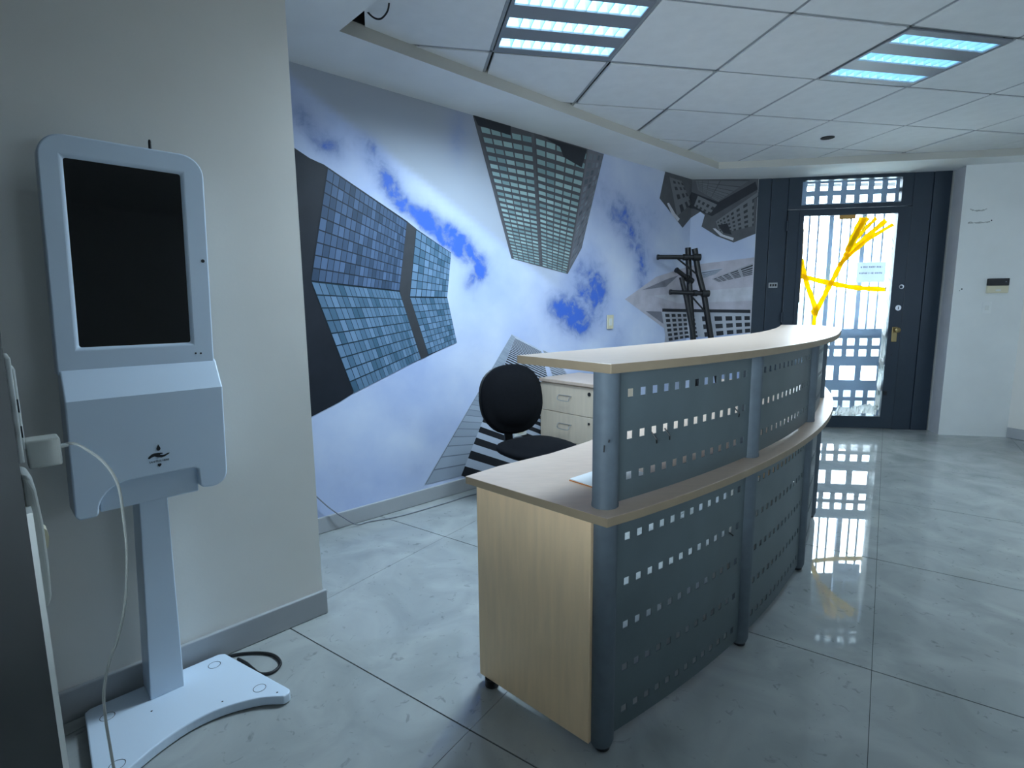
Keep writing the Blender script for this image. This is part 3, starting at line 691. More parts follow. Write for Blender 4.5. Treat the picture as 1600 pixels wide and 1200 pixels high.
pmesh('printed_tower', [('poly', Pq['A'], 'dark', L1, 0, 0), ('poly', Pq['Adark'], 'dark', L2, 0, 0), ('quad', Qq['A1'], 'glassA', L3, 20, 9), ('quad', Qq['A2'], 'glassB', L3, 20, 9),
                        ('quad', Qq['A3'], 'glassB', L3, 9, 8), ('quad', Qq['A4'], 'glassB', L3, 9, 9), ('poly', Pq['Aband'], 'band', L4, 0, 0)], mural)
pmesh('printed_tower', [('poly', Pq['B'], 'tower', L1, 0, 0), ('quad', Qq['BL'], 'win', L2, 5, 25), ('quad', Qq['BR'], 'win', L2, 5, 25), ('quad', Qq['BS'], 'side', L2, 4, 24),
                        ('poly', Pq['Bdark1'], 'tdark', L3, 0, 0), ('poly', Pq['Bdark2'], 'tdark', L3, 0, 0)], mural)
pmesh('printed_tower', [('poly', Pq['C'], 'pale', L1, 0, 0), ('poly', Pq['C2'], 'pale', L1, 0, 0), ('quad', Qq['CL'], 'paleg', L2, 1, 70), ('quad', Qq['CS'], 'stripe', L2, 1, 34), ('quad', Qq['CR'], 'stripe2', L2, 1, 24)], mural)
pmesh('printed_tower', [('poly', Pq['D'], 'old', L1, 0, 0), ('poly', Pq['Dband'], 'tdark', L2, 0, 0), ('quad', Qq['D1'], 'oldl', L3, 5, 8), ('quad', Qq['D3'], 'oldw', L3, 8, 5), ('quad', Qq['D4'], 'oldw', L3, 3, 4), ('quad', Qq['D5'], 'oldw', L3, 4, 2),
                        ('poly', Pq['Darc1'], 'light', L4, 0, 0), ('poly', Pq['Darc2'], 'light', L4, 0, 0), ('poly', Pq['Dhole'], 'tdark', L4, 0, 0)], mural)
pmesh('printed_tower', [('poly', Pq['E'], 'pink', L1, 0, 0), ('poly', Pq['Efacet'], 'pinkd', L2, 0, 0), ('poly', Pq['Efacet2'], 'pinkd', L2, 0, 0), ('poly', Pq['Emid'], 'light', L2, 0, 0), ('quad', Qq['E3'], 'slot', L3, 5, 5), ('quad', Qq['E4'], 'stripe2', L3, 1, 5),
                        ('poly', Pq['Eblock'], 'block', L2, 0, 0), ('poly', Pq['Eband'], 'tdark', L3, 0, 0), ('quad', Qq['E1'], 'bwin', L3, 5, 6), ('quad', Qq['E2'], 'bwin', L3, 5, 3)], mural)
# ------------------------------------------------------------------ steel entrance front with its door
door = struct(empty('door_1', tuple(DA), dang))              # local x along the front, y away from the room
def dobj(name, bm, m, parent=door): return obj(name, bm, m, parent)
def board(x0, x1, z0, z1, y=0.0): return bevel(dobj('frame_panel', bx(x0, x1, y, y + 0.05, z0, z1), M['door']), 0.004, 2)
board(0.0, 0.128, 0, 2.53); board(0.133, 0.292, 0, 2.53, 0.004)
board(1.428, 1.596, 0, 2.53, 0.004); board(1.601, 1.752, 0, 2.53)
hp = perf((0.296, 1.424), (2.222, 2.53), [0.873], [2.378], 0.905, 0.236, 0.05, lambda u, z, o: (u, 0.004 + o, z)); dobj('head_panel', hp, M['door'])
dobj('transom_glass', bx(0.415, 1.33, 0.03, 0.034, 2.255, 2.50), M['glass'])
leaf = perf((0.300, 1.420), (0.012, 2.212), [0.873], [1.144], 0.852, 2.016, 0.045, lambda u, z, o: (u, -0.012 + o, z))
leaf = bevel(dobj('door_leaf', leaf, M['door']), 0.003, 2)
gr = perf((0.405, 1.345), (0.095, 2.192), [0.873], [1.144], 0.852, 2.016, 0.008, lambda u, z, o: (u, -0.019 + o, z)); obj('glazing_bead', gr, M['door'], leaf)
obj('door_glass', bx(0.446, 1.30, 0.008, 0.012, 0.135, 2.153), M['glass'], leaf)
for z in (2.06, 1.15, 0.25):
    obj('hinge', tube([(0.292, -0.018, z - 0.05), (0.292, -0.018, z + 0.05)], 0.011, 10), M['door'], leaf, smooth=True)
hd = bevel(obj('door_handle', bx(1.335, 1.385, -0.026, -0.012, 0.90, 1.05), M['brass'], leaf), 0.005)
kb = bmesh.new(); loft(kb, [[(1.366 + r * math.cos(a * PI / 8), y, 1.02 + r * math.sin(a * PI / 8)) for a in range(16)] for r, y in ((0.012, -0.024), (0.012, -0.045), (0.026, -0.055), (0.026, -0.07), (0.015, -0.078))])
obj('knob', kb, M['brass'], hd, smooth=True)
bk_bm = bmesh.new()                                          # rebate frame behind the boards: closes every joint
box(bk_bm, -0.03, 0.312, 0.055, 0.085, 0, 2.6); box(bk_bm, 1.408, 1.80, 0.055, 0.085, 0, 2.6)
box(bk_bm, 0.312, 1.408, 0.055, 0.085, 2.204, 2.258); box(bk_bm, 0.312, 1.408, 0.055, 0.085, 2.498, 2.6); box(bk_bm, 0.312, 1.408, 0.045, 0.085, 0, 0.02)
dobj('rebate_frame', bk_bm, M['door'])
def disc_y(x, z, r, y0, y1, n=20): bm = bmesh.new(); loft(bm, [[(x + r * math.cos(2 * PI * k / n), y, z + r * math.sin(2 * PI * k / n)) for k in range(n)] for y in (y0, y1)]); return bm
lk = obj('lock_cylinder', disc_y(1.37, 1.238, 0.027, -0.03, -0.012), M['chrome'], leaf, smooth=True); obj('keyhole', bx(1.367, 1.373, -0.032, -0.029, 1.225, 1.25), M['ink'], lk)
obj('peephole_ring', disc_y(1.388, 1.445, 0.021, -0.02, -0.012), M['chrome'], leaf, smooth=True); obj('ring_centre', disc_y(1.384, 1.443, 0.014, -0.022, -0.012), M['door'], leaf)
obj('screw_hole', disc_y(1.352, 0.771, 0.006, -0.0135, -0.011), M['ink'], leaf)
obj('floor_bolt', bx(1.31, 1.335, -0.035, -0.012, 0.36, 0.40), M['black'], leaf)
# push-button panel beside the door
k = empty('door_switch', tuple(DA + ddir * 0.194 + Vector((0, 0, 1.478))), dang); tag(k, 'small steel push-button plate on the dark panel left of the door', 'switch')
obj('plate', bx(-0.042, 0.042, -0.008, 0.004, -0.026, 0.026), M['chrome'], k)
for x in (-0.024, 0.0, 0.024): obj('button', bx(x - 0.008, x + 0.008, -0.013, -0.008, -0.012, 0.012), M['black'], k)

# security gate outside the glass
gate = empty('security_gate', tuple(DA + dnor * 0.13), dang); tag(gate, 'pale grey barred security gate with square cut-outs outside the glass door', 'gate')
UC = -1.60; KS = 1.024
def gu(u): return UC + (u - UC) * KS
def gz(z): return CAM_H + (z - CAM_H) * KS
for k_ in range(-1, 4):
    u = gu(0.70 + 0.297 * k_)
    if 0.3 < u < 1.45: obj('gate_post', bx(u - 0.021, u + 0.021, -0.02, 0.02, gz(1.03), gz(2.2)), M['gate'], gate)
    for d in (0.098, 0.182):
        v = gu(0.70 + 0.297 * k_ + d)
        if 0.34 < v < 1.42: obj('gate_bar', tube([(v, 0, gz(1.03)), (v, 0, gz(2.2))], 0.010, 8), M['gate'], gate, smooth=True)
small_u = [gu(0.966 + 0.116 * k_) for k_ in range(-5, 4)]; big_u = [gu(0.952 + 0.203 * k_) for k_ in range(-3, 3)]
pm = lambda u, z, o: (u, o - 0.01, z)
lo_, hi_ = gu(0.28), gu(1.44)
obj('gate_rail', bx(lo_, hi_, -0.02, 0.02, gz(0.962), gz(1.032)), M['gate'], gate)
obj('cutout_plate', perf((lo_, hi_), (gz(0.715), gz(0.962)), [u for u in small_u if lo_ + .05 < u < hi_ - .05], [gz(0.79), gz(0.90)], 0.072, 0.072, 0.012, pm), M['gate'], gate)
obj('cutout_plate', perf((lo_, hi_), (gz(0.45), gz(0.715)), [u for u in big_u if lo_ + .09 < u < hi_ - .09], [gz(0.583)], 0.150, 0.150, 0.012, pm), M['gate'], gate)
obj('cutout_plate', perf((lo_, hi_), (gz(0.0), gz(0.45)), [u for u in small_u if lo_ + .05 < u < hi_ - .05], [gz(0.262), gz(0.37), gz(0.15)], 0.072, 0.072, 0.012, pm), M['gate'], gate)
tu = [gu(0.49 + 0.1217 * k_) for k_ in range(7)]
obj('transom_plate', perf((gu(0.38), gu(1.36)), (gz(2.22), gz(2.56)), tu, [gz(2.302), gz(2.423)], 0.072, 0.072, 0.012, pm), M['gate'], gate)

# tape and film stuck on the glass
def ribbon(pts, wd, y, th=0.0012, wob=0.0):
    bm = bmesh.new(); P = smooth_pts([(u, 0, z) for u, z in pts], 6); rings = []
    for i, p in enumerate(P):
        t = (P[min(i + 1, len(P) - 1)] - P[max(i - 1, 0)]).normalized(); n = Vector((-t.z, 0, t.x))
        ww = wd * (1 + wob * math.sin(i * 1.7)) / 2; yy = y + 0.001 * wob * math.sin(i * 2.3)
        a, b = p + n * ww, p - n * ww
        rings.append([(a.x, yy, a.z), (b.x, yy, b.z), (b.x, yy + th, b.z), (a.x, yy + th, a.z)])
    loft(bm, rings); bmesh.ops.recalc_face_normals(bm, faces=bm.faces[:]); return bm
tape = empty('caution_tape', tuple(DA), dang); tag(tape, 'yellow tape strips crossed over the inside of the door glass', 'tape')
strips = [([(0.624, 1.206), (0.754, 1.506), (0.867, 1.749), (1.019, 1.912), (1.207, 2.09)], 0.036), ([(0.451, 1.733), (0.491, 1.574), (0.557, 1.394), (0.629, 1.213)], 0.036),
          ([(0.449, 1.568), (0.725, 1.494), (0.969, 1.445), (1.262, 1.419)], 0.036), ([(0.629, 1.22), (0.616, 1.142), (0.612, 1.0)], 0.028),
          ([(0.872, 1.80), (0.925, 1.97), (0.985, 2.122)], 0.034), ([(0.89, 1.84), (0.96, 1.988), (1.040, 2.12)], 0.030), ([(0.905, 1.85), (1.0, 1.986), (1.115, 2.115)], 0.026),
          ([(0.80, 1.66), (1.037, 1.892), (1.271, 2.05)], 0.026), ([(0.855, 1.755), (0.90, 1.86), (1.01, 2.12)], 0.030), ([(0.62, 1.235), (0.60, 1.20), (0.645, 1.19)], 0.04)]
for q, (p, wd) in enumerate(strips): obj('tape_strip', ribbon(p, wd * 1.35, 0.0045 - 0.0008 * q, 0.0006, 0.12), M['yellow'], tape)
mt = tag(obj('masking_tape', ribbon([(0.78, 2.138), (0.86, 2.135), (0.93, 2.137)], 0.045, 0.006, 0.001), M['tan'], None, loc=tuple(DA), rz=dang), 'short tan tape piece at the top edge of the door glass', 'tape')
mt = tag(obj('masking_tape', ribbon([(0.452, 2.03), (0.456, 1.7), (0.453, 1.3)], 0.018, 0.006, 0.001), M['tan'], None, loc=tuple(DA), rz=dang), 'long tan tape strip down the left edge of the door glass', 'tape')
film = empty('plastic_film', tuple(DA), dang); tag(film, 'crumpled clear plastic film hanging down the right edge and bottom of the door glass', 'plastic film')
def crumple(pts, wd, y):
    bm = bmesh.new(); P = smooth_pts([(u, 0, z) for u, z in pts], 14); prev = None
    for i, p in enumerate(P):
        t = (P[min(i + 1, len(P) - 1)] - P[max(i - 1, 0)]).normalized(); n = Vector((-t.z, 0, t.x))
        row = [bm.verts.new(Vector((p.x, y - 0.012 * random.random(), p.z)) + n * wd * (s / 4 - 0.5) * random.uniform(0.8, 1.15)) for s in range(5)]
        if prev:
            for s in range(4): bm.faces.new((prev[s], row[s], row[s + 1], prev[s + 1]))
        prev = row
    return bm
obj('side_strip', crumple([(1.262, 1.92), (1.266, 1.6), (1.27, 1.2), (1.27, 0.7), (1.262, 0.2)], 0.045, -0.0065), M['film'], film)
obj('bottom_fold', crumple([(0.88, 0.19), (1.0, 0.17), (1.14, 0.21), (1.265, 0.20)], 0.10, -0.0065), M['film'], film)
nt_ = empty('door_notice', tuple(DA), dang); tag(nt_, 'white paper notice taped to the outside of the door glass', 'notice')
nt_.location = DA + ddir * 1.115 + Vector((0, 0, 1.592)) + dnor * 0.0135
obj('sheet', bx(-0.132, 0.132, 0.0, 0.0006, -0.10, 0.10), M['notice'], nt_)
for z, x0, x1 in ((0.052, -0.10, 0.10), (-0.008, -0.11, 0.10)):   # unreadable backwards print showing through
    bm = bmesh.new(); x = x0
    while x < x1:
        wd = random.uniform(0.007, 0.014); box(bm, x, min(x + wd, x1), -0.0008, -0.0002, z - 0.006 - random.uniform(0, 0.003), z + 0.006 + random.uniform(0, 0.003)); x += wd + (0.004 if random.random() < 0.8 else 0.012)
    obj('print_line', bm, M['inkgrey'], nt_)
# street beyond
struct(obj('outside_ground', prism([P2(DA + dnor * 0.06 - ddir * 6), P2(DA + dnor * 0.06 + ddir * 8), P2(DA + dnor * 14 + ddir * 8), P2(DA + dnor * 14 - ddir * 6)], -0.12, -0.02), M['pave']))
ow = DA + dnor * 7
struct(slab('outside_wall', ow - ddir * 5, ow + ddir * 9, 0.3, -0.02, 1.45, M['teal']))
op = empty('street_post', tuple(DA + dnor * 4.0 + ddir * 1.43)); tag(op, 'blue-grey post standing outside beyond the left part of the door glass', 'post')
obj('post_shaft', prism([(-0.06, -0.06), (0.06, -0.06), (0.06, 0.06), (-0.06, 0.06)], -0.02, 1.62), M['gate'], op); obj('post_cap', prism([(-0.075, -0.075), (0.075, -0.075), (0.075, 0.075), (-0.075, 0.075)], 1.62, 1.66), M['gate'], op)

# ------------------------------------------------------------------ reception desk
DC = Vector((-2.446, 5.414, 0)); desk = empty('reception_desk', (1.1, 2.3, 0)); tag(desk, 'curved birch reception desk with grey perforated steel front panels', 'reception desk')
def pob(name, bm, m, parent, smooth=False, root=None):
    bmesh.ops.translate(bm, vec=-Vector((root or parent).location), verts=bm.verts[:]); return obj(name, bm, m, parent, smooth)
def pol(r, a, z=0): a = math.radians(a); return Vector((DC.x + r * math.cos(a), DC.y + r * math.sin(a), z))
WT, WB, CT, CB = 0.74, 0.715, 1.135, 1.11
AN = [-56.05, -46.9, -37.6, -28.4, -19.9]
outer = [(0.241, 1.310)] + [P2(pol(4.908, a)) for a in [-56.6 + k * (36.4) / 28 for k in range(1, 28)]] + [P2(pol(4.89, -19.6)), P2(pol(4.85, -19.1))]
inner = [P2(pol(4.25 + 0.10 * max(0, (-46 - a) / 9), a)) for a in [-20.4 - k * 33.0 / 22 for k in range(23)]] + [(-0.047, 1.787), (-0.154, 1.674)]
def edged(o):                                               # edge band on the rim faces, backlit shade put into its colour
    for p in o.data.polygons: p.material_index = 0 if abs(p.normal.z) > 0.5 else 1
    return bevel(o, 0.002, 2)
edged(pob('worktop', prism(outer + inner, WB, WT), [M['birch_top'], M['edge']], desk))
ct_o = []
CC = Vector((-2.115, 5.186, 0)); a0 = math.degrees(math.atan2(1.349 - CC.y, 0.25 - CC.x))
for k_ in range(25):
    a = math.radians(a0 + (-31.5 - a0) * k_ / 24); ct_o.append((CC.x + 4.51 * math.cos(a), CC.y + 4.51 * math.sin(a)))
tail = smooth_pts([(ct_o[-1][0], ct_o[-1][1], 0), (1.92, 3.13, 0), (2.075, 3.46, 0), (2.14, 3.68, 0), (2.115, 3.80, 0), (1.97, 3.93, 0)], 5)
ct_o += [P2(p) for p in tail[1:]]
ct_i = smooth_pts([(1.97, 3.93, 0), (1.72, 3.48, 0), (1.48, 3.10, 0), (1.23, 2.765, 0), (0.85, 2.37, 0), (0.48, 2.025, 0), (0.016, 1.63, 0)], 5)
edged(pob('counter_top', prism(ct_o + [P2(p) for p in ct_i[1:]], CB, CT), [M['birch_top'], M['edge']], desk))
PR = 4.835
def post_bm(a, z0, z1, foot):
    c = pol(PR - 0.004, a); prof = []
    rx, ry = 0.037, 0.034
    if foot: zz = [(0.4, z0), (0.85, z0 + 0.006), (1.0, z0 + 0.022), (1.0, z1)]
    else: zz = [(1.04, z0), (1.04, z0 + 0.008), (1.0, z0 + 0.012), (1.0, z1)]
    bm = bmesh.new(); ar = math.radians(a)
    loft(bm, [[(c.x + f * (rx * math.cos(t) * -math.sin(ar) + ry * math.sin(t) * math.cos(ar)), c.y + f * (rx * math.cos(t) * math.cos(ar) + ry * math.sin(t) * math.sin(ar)), z) for t in [2 * PI * k / 28 for k in range(28)]] for f, z in zz])
    return bm
for a in AN:
    pob('lower_post', post_bm(a, 0.010, WB, True), M['post'], desk, True); pob('upper_post', post_bm(a, WT, CB, False), M['post'], desk, True)
    f = pol(PR, a); pob('foot', lathe([(0.018, 0.0), (0.022, 0.004), (0.022, 0.014)], 16, cx=f.x, cy=f.y), M['black'], desk, True)
for a, b in zip(AN, AN[1:]):
    lenm = math.radians(b - a) * PR
    fn = lambda u, z, o, a=a: pol(PR + 0.006 - o, a + math.degrees(u / PR), z)
    hu = [lenm / 2 + 0.0508 * (k_ - 6) for k_ in range(13)] if lenm > 0.74 else [lenm / 2 + 0.0508 * (k_ - 6) * lenm / 0.776 for k_ in range(13)]
    pob('lower_panel', perf((0.028, lenm - 0.028), (0.035, WB - 0.003), hu, [0.093, 0.228, 0.363, 0.498, 0.634], 0.023, 0.023, 0.003, fn), M['steel'], desk)
    pob('upper_panel', perf((0.028, lenm - 0.028), (WT + 0.005, CB - 0.002), hu, [0.812, 0.928, 1.046], 0.023, 0.023, 0.003, fn), M['steel'], desk)
def plank(name, a, b, th, z0, z1, m):
    d = (b - a).normalized(); n = Vector((-d.y, d.x, 0)) * th; return bevel(pob(name, prism([P2(a), P2(b), P2(b + n), P2(a + n)], z0, z1), m, desk), 0.002, 2)
plank('side_panel', Vector((-0.120, 1.688, 0)), Vector((0.210, 1.381, 0)), 0.025, 0.03, WB, M['birch'])
plank('side_panel', pol(4.80, -20.6), pol(4.35, -20.9), 0.025, 0.03, WB, M['birch'])
for p in (Vector((-0.078, 1.668, 0)), pol(4.42, -21.1), pol(4.75, -20.9)):
    pob('foot', lathe([(0.020, 0.0), (0.024, 0.004), (0.024, 0.03)], 16, cx=p.x, cy=p.y), M['black'], desk, True)
for (a, dz, z) in ((-54.0, -0.032, 0.922), (-53.3, -0.034, 0.925), (-48.6, -0.03, 0.935), (-48.6, -0.014, 0.492)):   # cable ties poking out of holes
    p = pol(PR + 0.004, a, z); q = pol(PR + 0.02, a + 0.05, z + dz * 0.6); r = pol(PR + 0.014, a + 0.15, z + dz)
    pob('cable_tie', tube([p, q, r], 0.0022, 6), M['black'], desk)
for (a, z, h) in ((-57.0, 0.905, 0.018), (-56.8, 0.928, 0.007)):
    p = pol(PR + 0.033, a + 0.45, z); pob('scratch', tube([p, p + Vector((0.001, 0, h))], 0.002, 6), M['ink'], desk)
# folder lying on the worktop
fo_ = empty('paper_folder', (0.313, 1.633, WT), math.radians(41.8)); tag(fo_, 'white papers in an orange-edged folder lying on the desk behind the near post', 'folder')
obj('cover', bx(-0.112, 0.112, -0.080, 0.080, 0.0005, 0.0030), M['orange'], fo_)
obj('sheets', bx(-0.109, 0.112, -0.0785, 0.080, 0.0031, 0.0065), M['paper'], fo_)
# ------------------------------------------------------------------ hand sanitiser kiosk with screen
KX = 0.247; LEAN = 0.028
kio = empty('sanitizer_kiosk', tuple(KB + Vector((math.cos(PI / 4), math.sin(PI / 4), 0)) * KX), PI / 4)
tag(kio, 'white freestanding hand sanitizer kiosk with a black screen by the left wall', 'sanitizer kiosk')
def kob(name, bm, m, parent=kio, smooth=False, lean=True):   # mesh in wall coordinates: x along wall, y = -(distance from wall)
    for v in bm.verts: v.co.x += -KX + (LEAN * v.co.z if lean else 0)
    return obj(name, bm, m, parent, smooth)
basep = [(0.055, -0.045), (0.43, -0.045), (0.447, -0.058), (0.532, -0.395), (0.536, -0.415), (0.528, -0.430), (0.508, -0.432)]
arc = smooth_pts([(0.508, -0.432, 0), (0.45, -0.383, 0), (0.36, -0.345, 0), (0.27, -0.338, 0), (0.18, -0.362, 0), (0.10, -0.402, 0), (0.05, -0.435, 0)], 5)
basep += [P2(p) for p in arc[1:]] + [(0.028, -0.435), (0.018, -0.42), (0.020, -0.40), (0.040, -0.058)]
bevel(kob('base_plate', prism(basep, 0.004, 0.035), M['kiosk'], lean=False), 0.004, 2)
for (s, d) in ((0.399, 0.10), (0.467, 0.337), (0.088, 0.128), (0.075, 0.368)):
    bm = bmesh.new(); n = 28
    a = [bm.verts.new((s + 0.020 * math.cos(2 * PI * k / n), -d + 0.020 * math.sin(2 * PI * k / n), 0.0354)) for k in range(n)]
    b = [bm.verts.new((s + 0.0182 * math.cos(2 * PI * k / n), -d + 0.0182 * math.sin(2 * PI * k / n), 0.0354)) for k in range(n)]
    for k in range(n): bm.faces.new((a[k], a[(k + 1) % n], b[(k + 1) % n], b[k]))
    kob('cap_ring', bm, M['ink'], lean=False)
for (s, d) in ((0.36, 0.315), (0.19, 0.20), (0.50, 0.40)): kob('screw_hole', lathe([(0.003, 0.0352), (0.003, 0.0356)], 10, cx=s, cy=-d), M['ink'], lean=False)
col = bmesh.new(); loft(col, [[(0.246 + s * w_, y, z) for s, y in ((-1, -0.143), (1, -0.143), (1, -0.036), (-1, -0.036))] for w_, z in ((0.048, 0.035), (0.038, 0.70))])
bmesh.ops.recalc_face_normals(col, faces=col.faces[:]); bevel(kob('column', col, M['kiosk']), 0.003, 2)
bevel(kob('back_plate', bx(0.112, 0.372, -0.147, -0.06, 0.690, 0.98), M['kiosk']), 0.004, 2)
# screen housing: rounded slab
def rrect(x0, x1, z0, z1, rt, rb, n=8):
    p = []
    for cx, cz, r, a0_ in ((x1 - rt, z1 - rt, rt, 0), (x0 + rt, z1 - rt, rt, 90), (x0 + rb, z0 + rb, rb, 180), (x1 - rb, z0 + rb, rb, 270)):
        for k in range(n + 1): a = math.radians(a0_ + 90 * k / n); p.append((cx + r * math.cos(a), cz + r * math.sin(a)))
    return p
hous = bmesh.new(); ro = rrect(0.045, 0.450, 1.10, 1.764, 0.062, 0.006)
ins = (0.095, 0.389, 1.172, 1.706)
front = [(x, -0.115, z) for x, z in ro]; bk = [(x, -0.055, z) for x, z in ro]
vf = [hous.verts.new(p) for p in front]; vbk = [hous.verts.new(p) for p in bk]; n = len(ro)
for k in range(n): hous.faces.new((vf[k], vf[(k + 1) % n], vbk[(k + 1) % n], vbk[k]))
hous.faces.new(vbk)
cn = [hous.verts.new((x, -0.115, z)) for x, z in ((ins[1], ins[3]), (ins[0], ins[3]), (ins[0], ins[2]), (ins[1], ins[2]))]
ci = [hous.verts.new((x, -0.108, z)) for x, z in ((ins[1] - .006, ins[3] - .006), (ins[0] + .006, ins[3] - .006), (ins[0] + .006, ins[2] + .006), (ins[1] - .006, ins[2] + .006))]
q = n // 4
for s in range(4):                                           # front ring from outline quarter s to screen corner s
    for k in range(q - 1): hous.faces.new((vf[s * q + k], vf[s * q + k + 1], cn[s]))
    hous.faces.new((vf[s * q + q - 1], vf[(s * q + q) % n], cn[(s + 1) % 4], cn[s]))
    hous.faces.new((cn[s], cn[(s + 1) % 4], ci[(s + 1) % 4], ci[s]))
bmesh.ops.recalc_face_normals(hous, faces=hous.faces[:])
sh = bevel(kob('screen_housing', hous, M['kiosk']), 0.006, 3)
kob('screen', bx(0.0955, 0.3885, -0.1095, -0.1075, 1.1725, 1.7055), M['screen'])
for (s, z, r) in ((0.433, 1.438, 0.0055), (0.396, 1.141, 0.003), (0.411, 1.140, 0.003)): kob('camera_hole', disc_y(s, z, r, -0.1156, -0.114, 14), M['ink'])
kob('antenna', tube([(0.322, -0.048, 1.70), (0.322, -0.048, 1.80), (0.322, -0.048, 1.806)], [0.005, 0.0045, 0.003], 10), M['black'], smooth=True)
kob('side_knob', tube([(0.450, -0.09, 1.085), (0.460, -0.09, 1.085)], 0.005, 10), M['black'])
# dispenser housing with the hand opening
zt = 1.10
o_ = [(0.050, 0.690)]
pf = [(0.050, zt), (0.050, 0.700), (0.060, 0.686), (0.100, 0.686), (0.106, 0.694)]
for k in range(9): a = PI - PI / 2 * k / 8; pf.append((0.186 + 0.080 * math.cos(a), 0.700 + 0.076 * math.sin(a)))
pf += [(0.360, 0.776), (0.369, 0.768), (0.371, 0.715), (0.380, 0.705), (0.402, 0.702)]
for k in range(7): a = -PI / 2 + PI / 2 * k / 6; pf.append((0.410 + 0.045 * math.cos(a), 0.747 + 0.045 * math.sin(a)))
pf += [(0.455, zt)]
bm = bmesh.new()
fr2 = [(x, -0.170, 1.030 if z == zt else z) for x, z in pf]; bk2 = [(x, -0.058, 1.14 if z == zt else z) for x, z in pf]
va = [bm.verts.new(p) for p in fr2]; vbb = [bm.verts.new(p) for p in bk2]; n = len(pf)
vm = {i: bm.verts.new((pf[i][0], -0.116, 1.112)) for i in (0, n - 1)}
for k in range(n - 1):
    if k == 0: bm.faces.new((va[0], vm[0], vbb[0], vbb[1], va[1]))
    elif k == n - 2: bm.faces.new((va[k], vbb[k], vbb[k + 1], vm[n - 1], va[k + 1]))
    else: bm.faces.new((va[k], vbb[k], vbb[k + 1], va[k + 1]))
bm.faces.new((va[n - 1], vm[n - 1], vm[0], va[0])); bm.faces.new((vm[n - 1], vbb[n - 1], vbb[0], vm[0]))
bm.faces.new(va); bm.faces.new(vbb)
bmesh.ops.recalc_face_normals(bm, faces=bm.faces[:])
bevel(kob('dispenser_housing', bm, M['kiosk']), 0.007, 3)
# printed mark: drop, open hand, words, small arrow
def flat_y(pts, y, wd=0.0006): return prism_y(pts, y, y + wd)
LX, LY = 0.263, -0.1707
mk = kob('hand_mark', flat_y([(0.234, 0.8335), (0.2375, 0.838), (0.2445, 0.8435), (0.250, 0.8455), (0.262, 0.8450), (0.2705, 0.8440), (0.2740, 0.8425), (0.2735, 0.8405), (0.2660, 0.8400), (0.2675, 0.8375), (0.2750, 0.8360), (0.2865, 0.8400), (0.2920, 0.8405), (0.2905, 0.8375), (0.2790, 0.8310), (0.2700, 0.8290), (0.2610, 0.8310), (0.2510, 0.8355), (0.2430, 0.8335), (0.2385, 0.8300), (0.2350, 0.8310)], LY), M['ink'])
dp = [(LX, 0.8720)] + [(LX + 0.0055 * math.sin(a), 0.8580 - 0.0062 * math.cos(a)) for a in [2.2 - k * 4.4 / 12 for k in range(13)]]
kob('drop_mark', flat_y(dp, LY), M['ink'])
kob('arrow_mark', flat_y([(0.2595, 0.8110), (0.2665, 0.8110), (0.2685, 0.8080), (0.2670, 0.8045), (0.2630, 0.8005), (0.2590, 0.8045), (0.2575, 0.8080)], LY), M['ink'])
def text_mesh(body, size):
    cu_ = bpy.data.curves.new('text', 'FONT'); cu_.body = body; cu_.size = size; cu_.align_x = 'CENTER'; cu_.extrude = 0.0; cu_.offset = 0.00015
    to = bpy.data.objects.new('text', cu_); C.objects.link(to)
    dg = bpy.context.evaluated_depsgraph_get(); dg.update()
    me = bpy.data.meshes.new_from_object(to.evaluated_get(dg)); bpy.data.objects.remove(to)
    bm = bmesh.new(); bm.from_mesh(me); return bm
tb = text_mesh('SANITIZE HERE', 0.0082)
for v in tb.verts: v.co = Vector((LX + v.co.x * 0.95, LY, 0.8165 + v.co.y))
kob('sanitize_here_lettering', tb, M['ink'])
# power cable of the kiosk
pc_ = tag(obj('kiosk_power_cable', tube(smooth_pts([(-1.235, 1.672, 0.006), (-1.15, 1.755, 0.006), (-1.06, 1.828, 0.006), (-0.973, 1.846, 0.006), (-0.90, 1.832, 0.006), (-0.852, 1.785, 0.006), (-0.858, 1.738, 0.006), (-0.898, 1.729, 0.006), (-0.94, 1.757, 0.006), (-0.975, 1.785, 0.006), (-1.02, 1.812, 0.006)], 8), 0.0055, 8), M['rubber'], smooth=True), 'black power cable looped on the floor behind the kiosk base', 'cable')

# ------------------------------------------------------------------ fittings on the grazing wall at the far left
NF = KB - es * 0.047                                         # face of that wall: local x = out of the wall (es), y = toward camera (et)
nang = math.atan2(es.y, es.x)
def nempty(name, t, z): e = empty(name, tuple(NF + et * t + Vector((0, 0, z))), nang); return e
tr = struct(obj('trim_1', prism([P2(NF + et * 1.165), P2(NF + et * 1.2), P2(NF + et * 1.2 + es * 0.006), P2(NF + et * 1.165 + es * 0.006)], 0.0, 1.03), M['whitep']))
so = nempty('wall_socket', 1.14, 1.165); tag(so, 'white socket plate seen edge-on on the near left wall', 'socket')
bevel(obj('plate', bx(0, 0.006, -0.04, 0.05, -0.075, 0.06), M['whitep'], so), 0.002); obj('slot', bx(0.0061, 0.0075, -0.052, -0.045, -0.04, -0.026), M['ink'], so); obj('slot', bx(0.0061, 0.0075, -0.052, -0.045, -0.008, 0.008), M['ink'], so)
bevel(obj('socket_insert', bx(0.006, 0.009, -0.03, 0.03, -0.06, 0.045), M['whitep'], so), 0.002)
ad = nempty('power_adapter', 1.155, 1.097); tag(ad, 'white plug-in power adapter with a thin white cable at the left picture edge', 'power adapter')
bevel(obj('body', bx(0.009, 0.043, -0.018, 0.018, -0.018, 0.019), M['adapter'], ad), 0.003, 3)
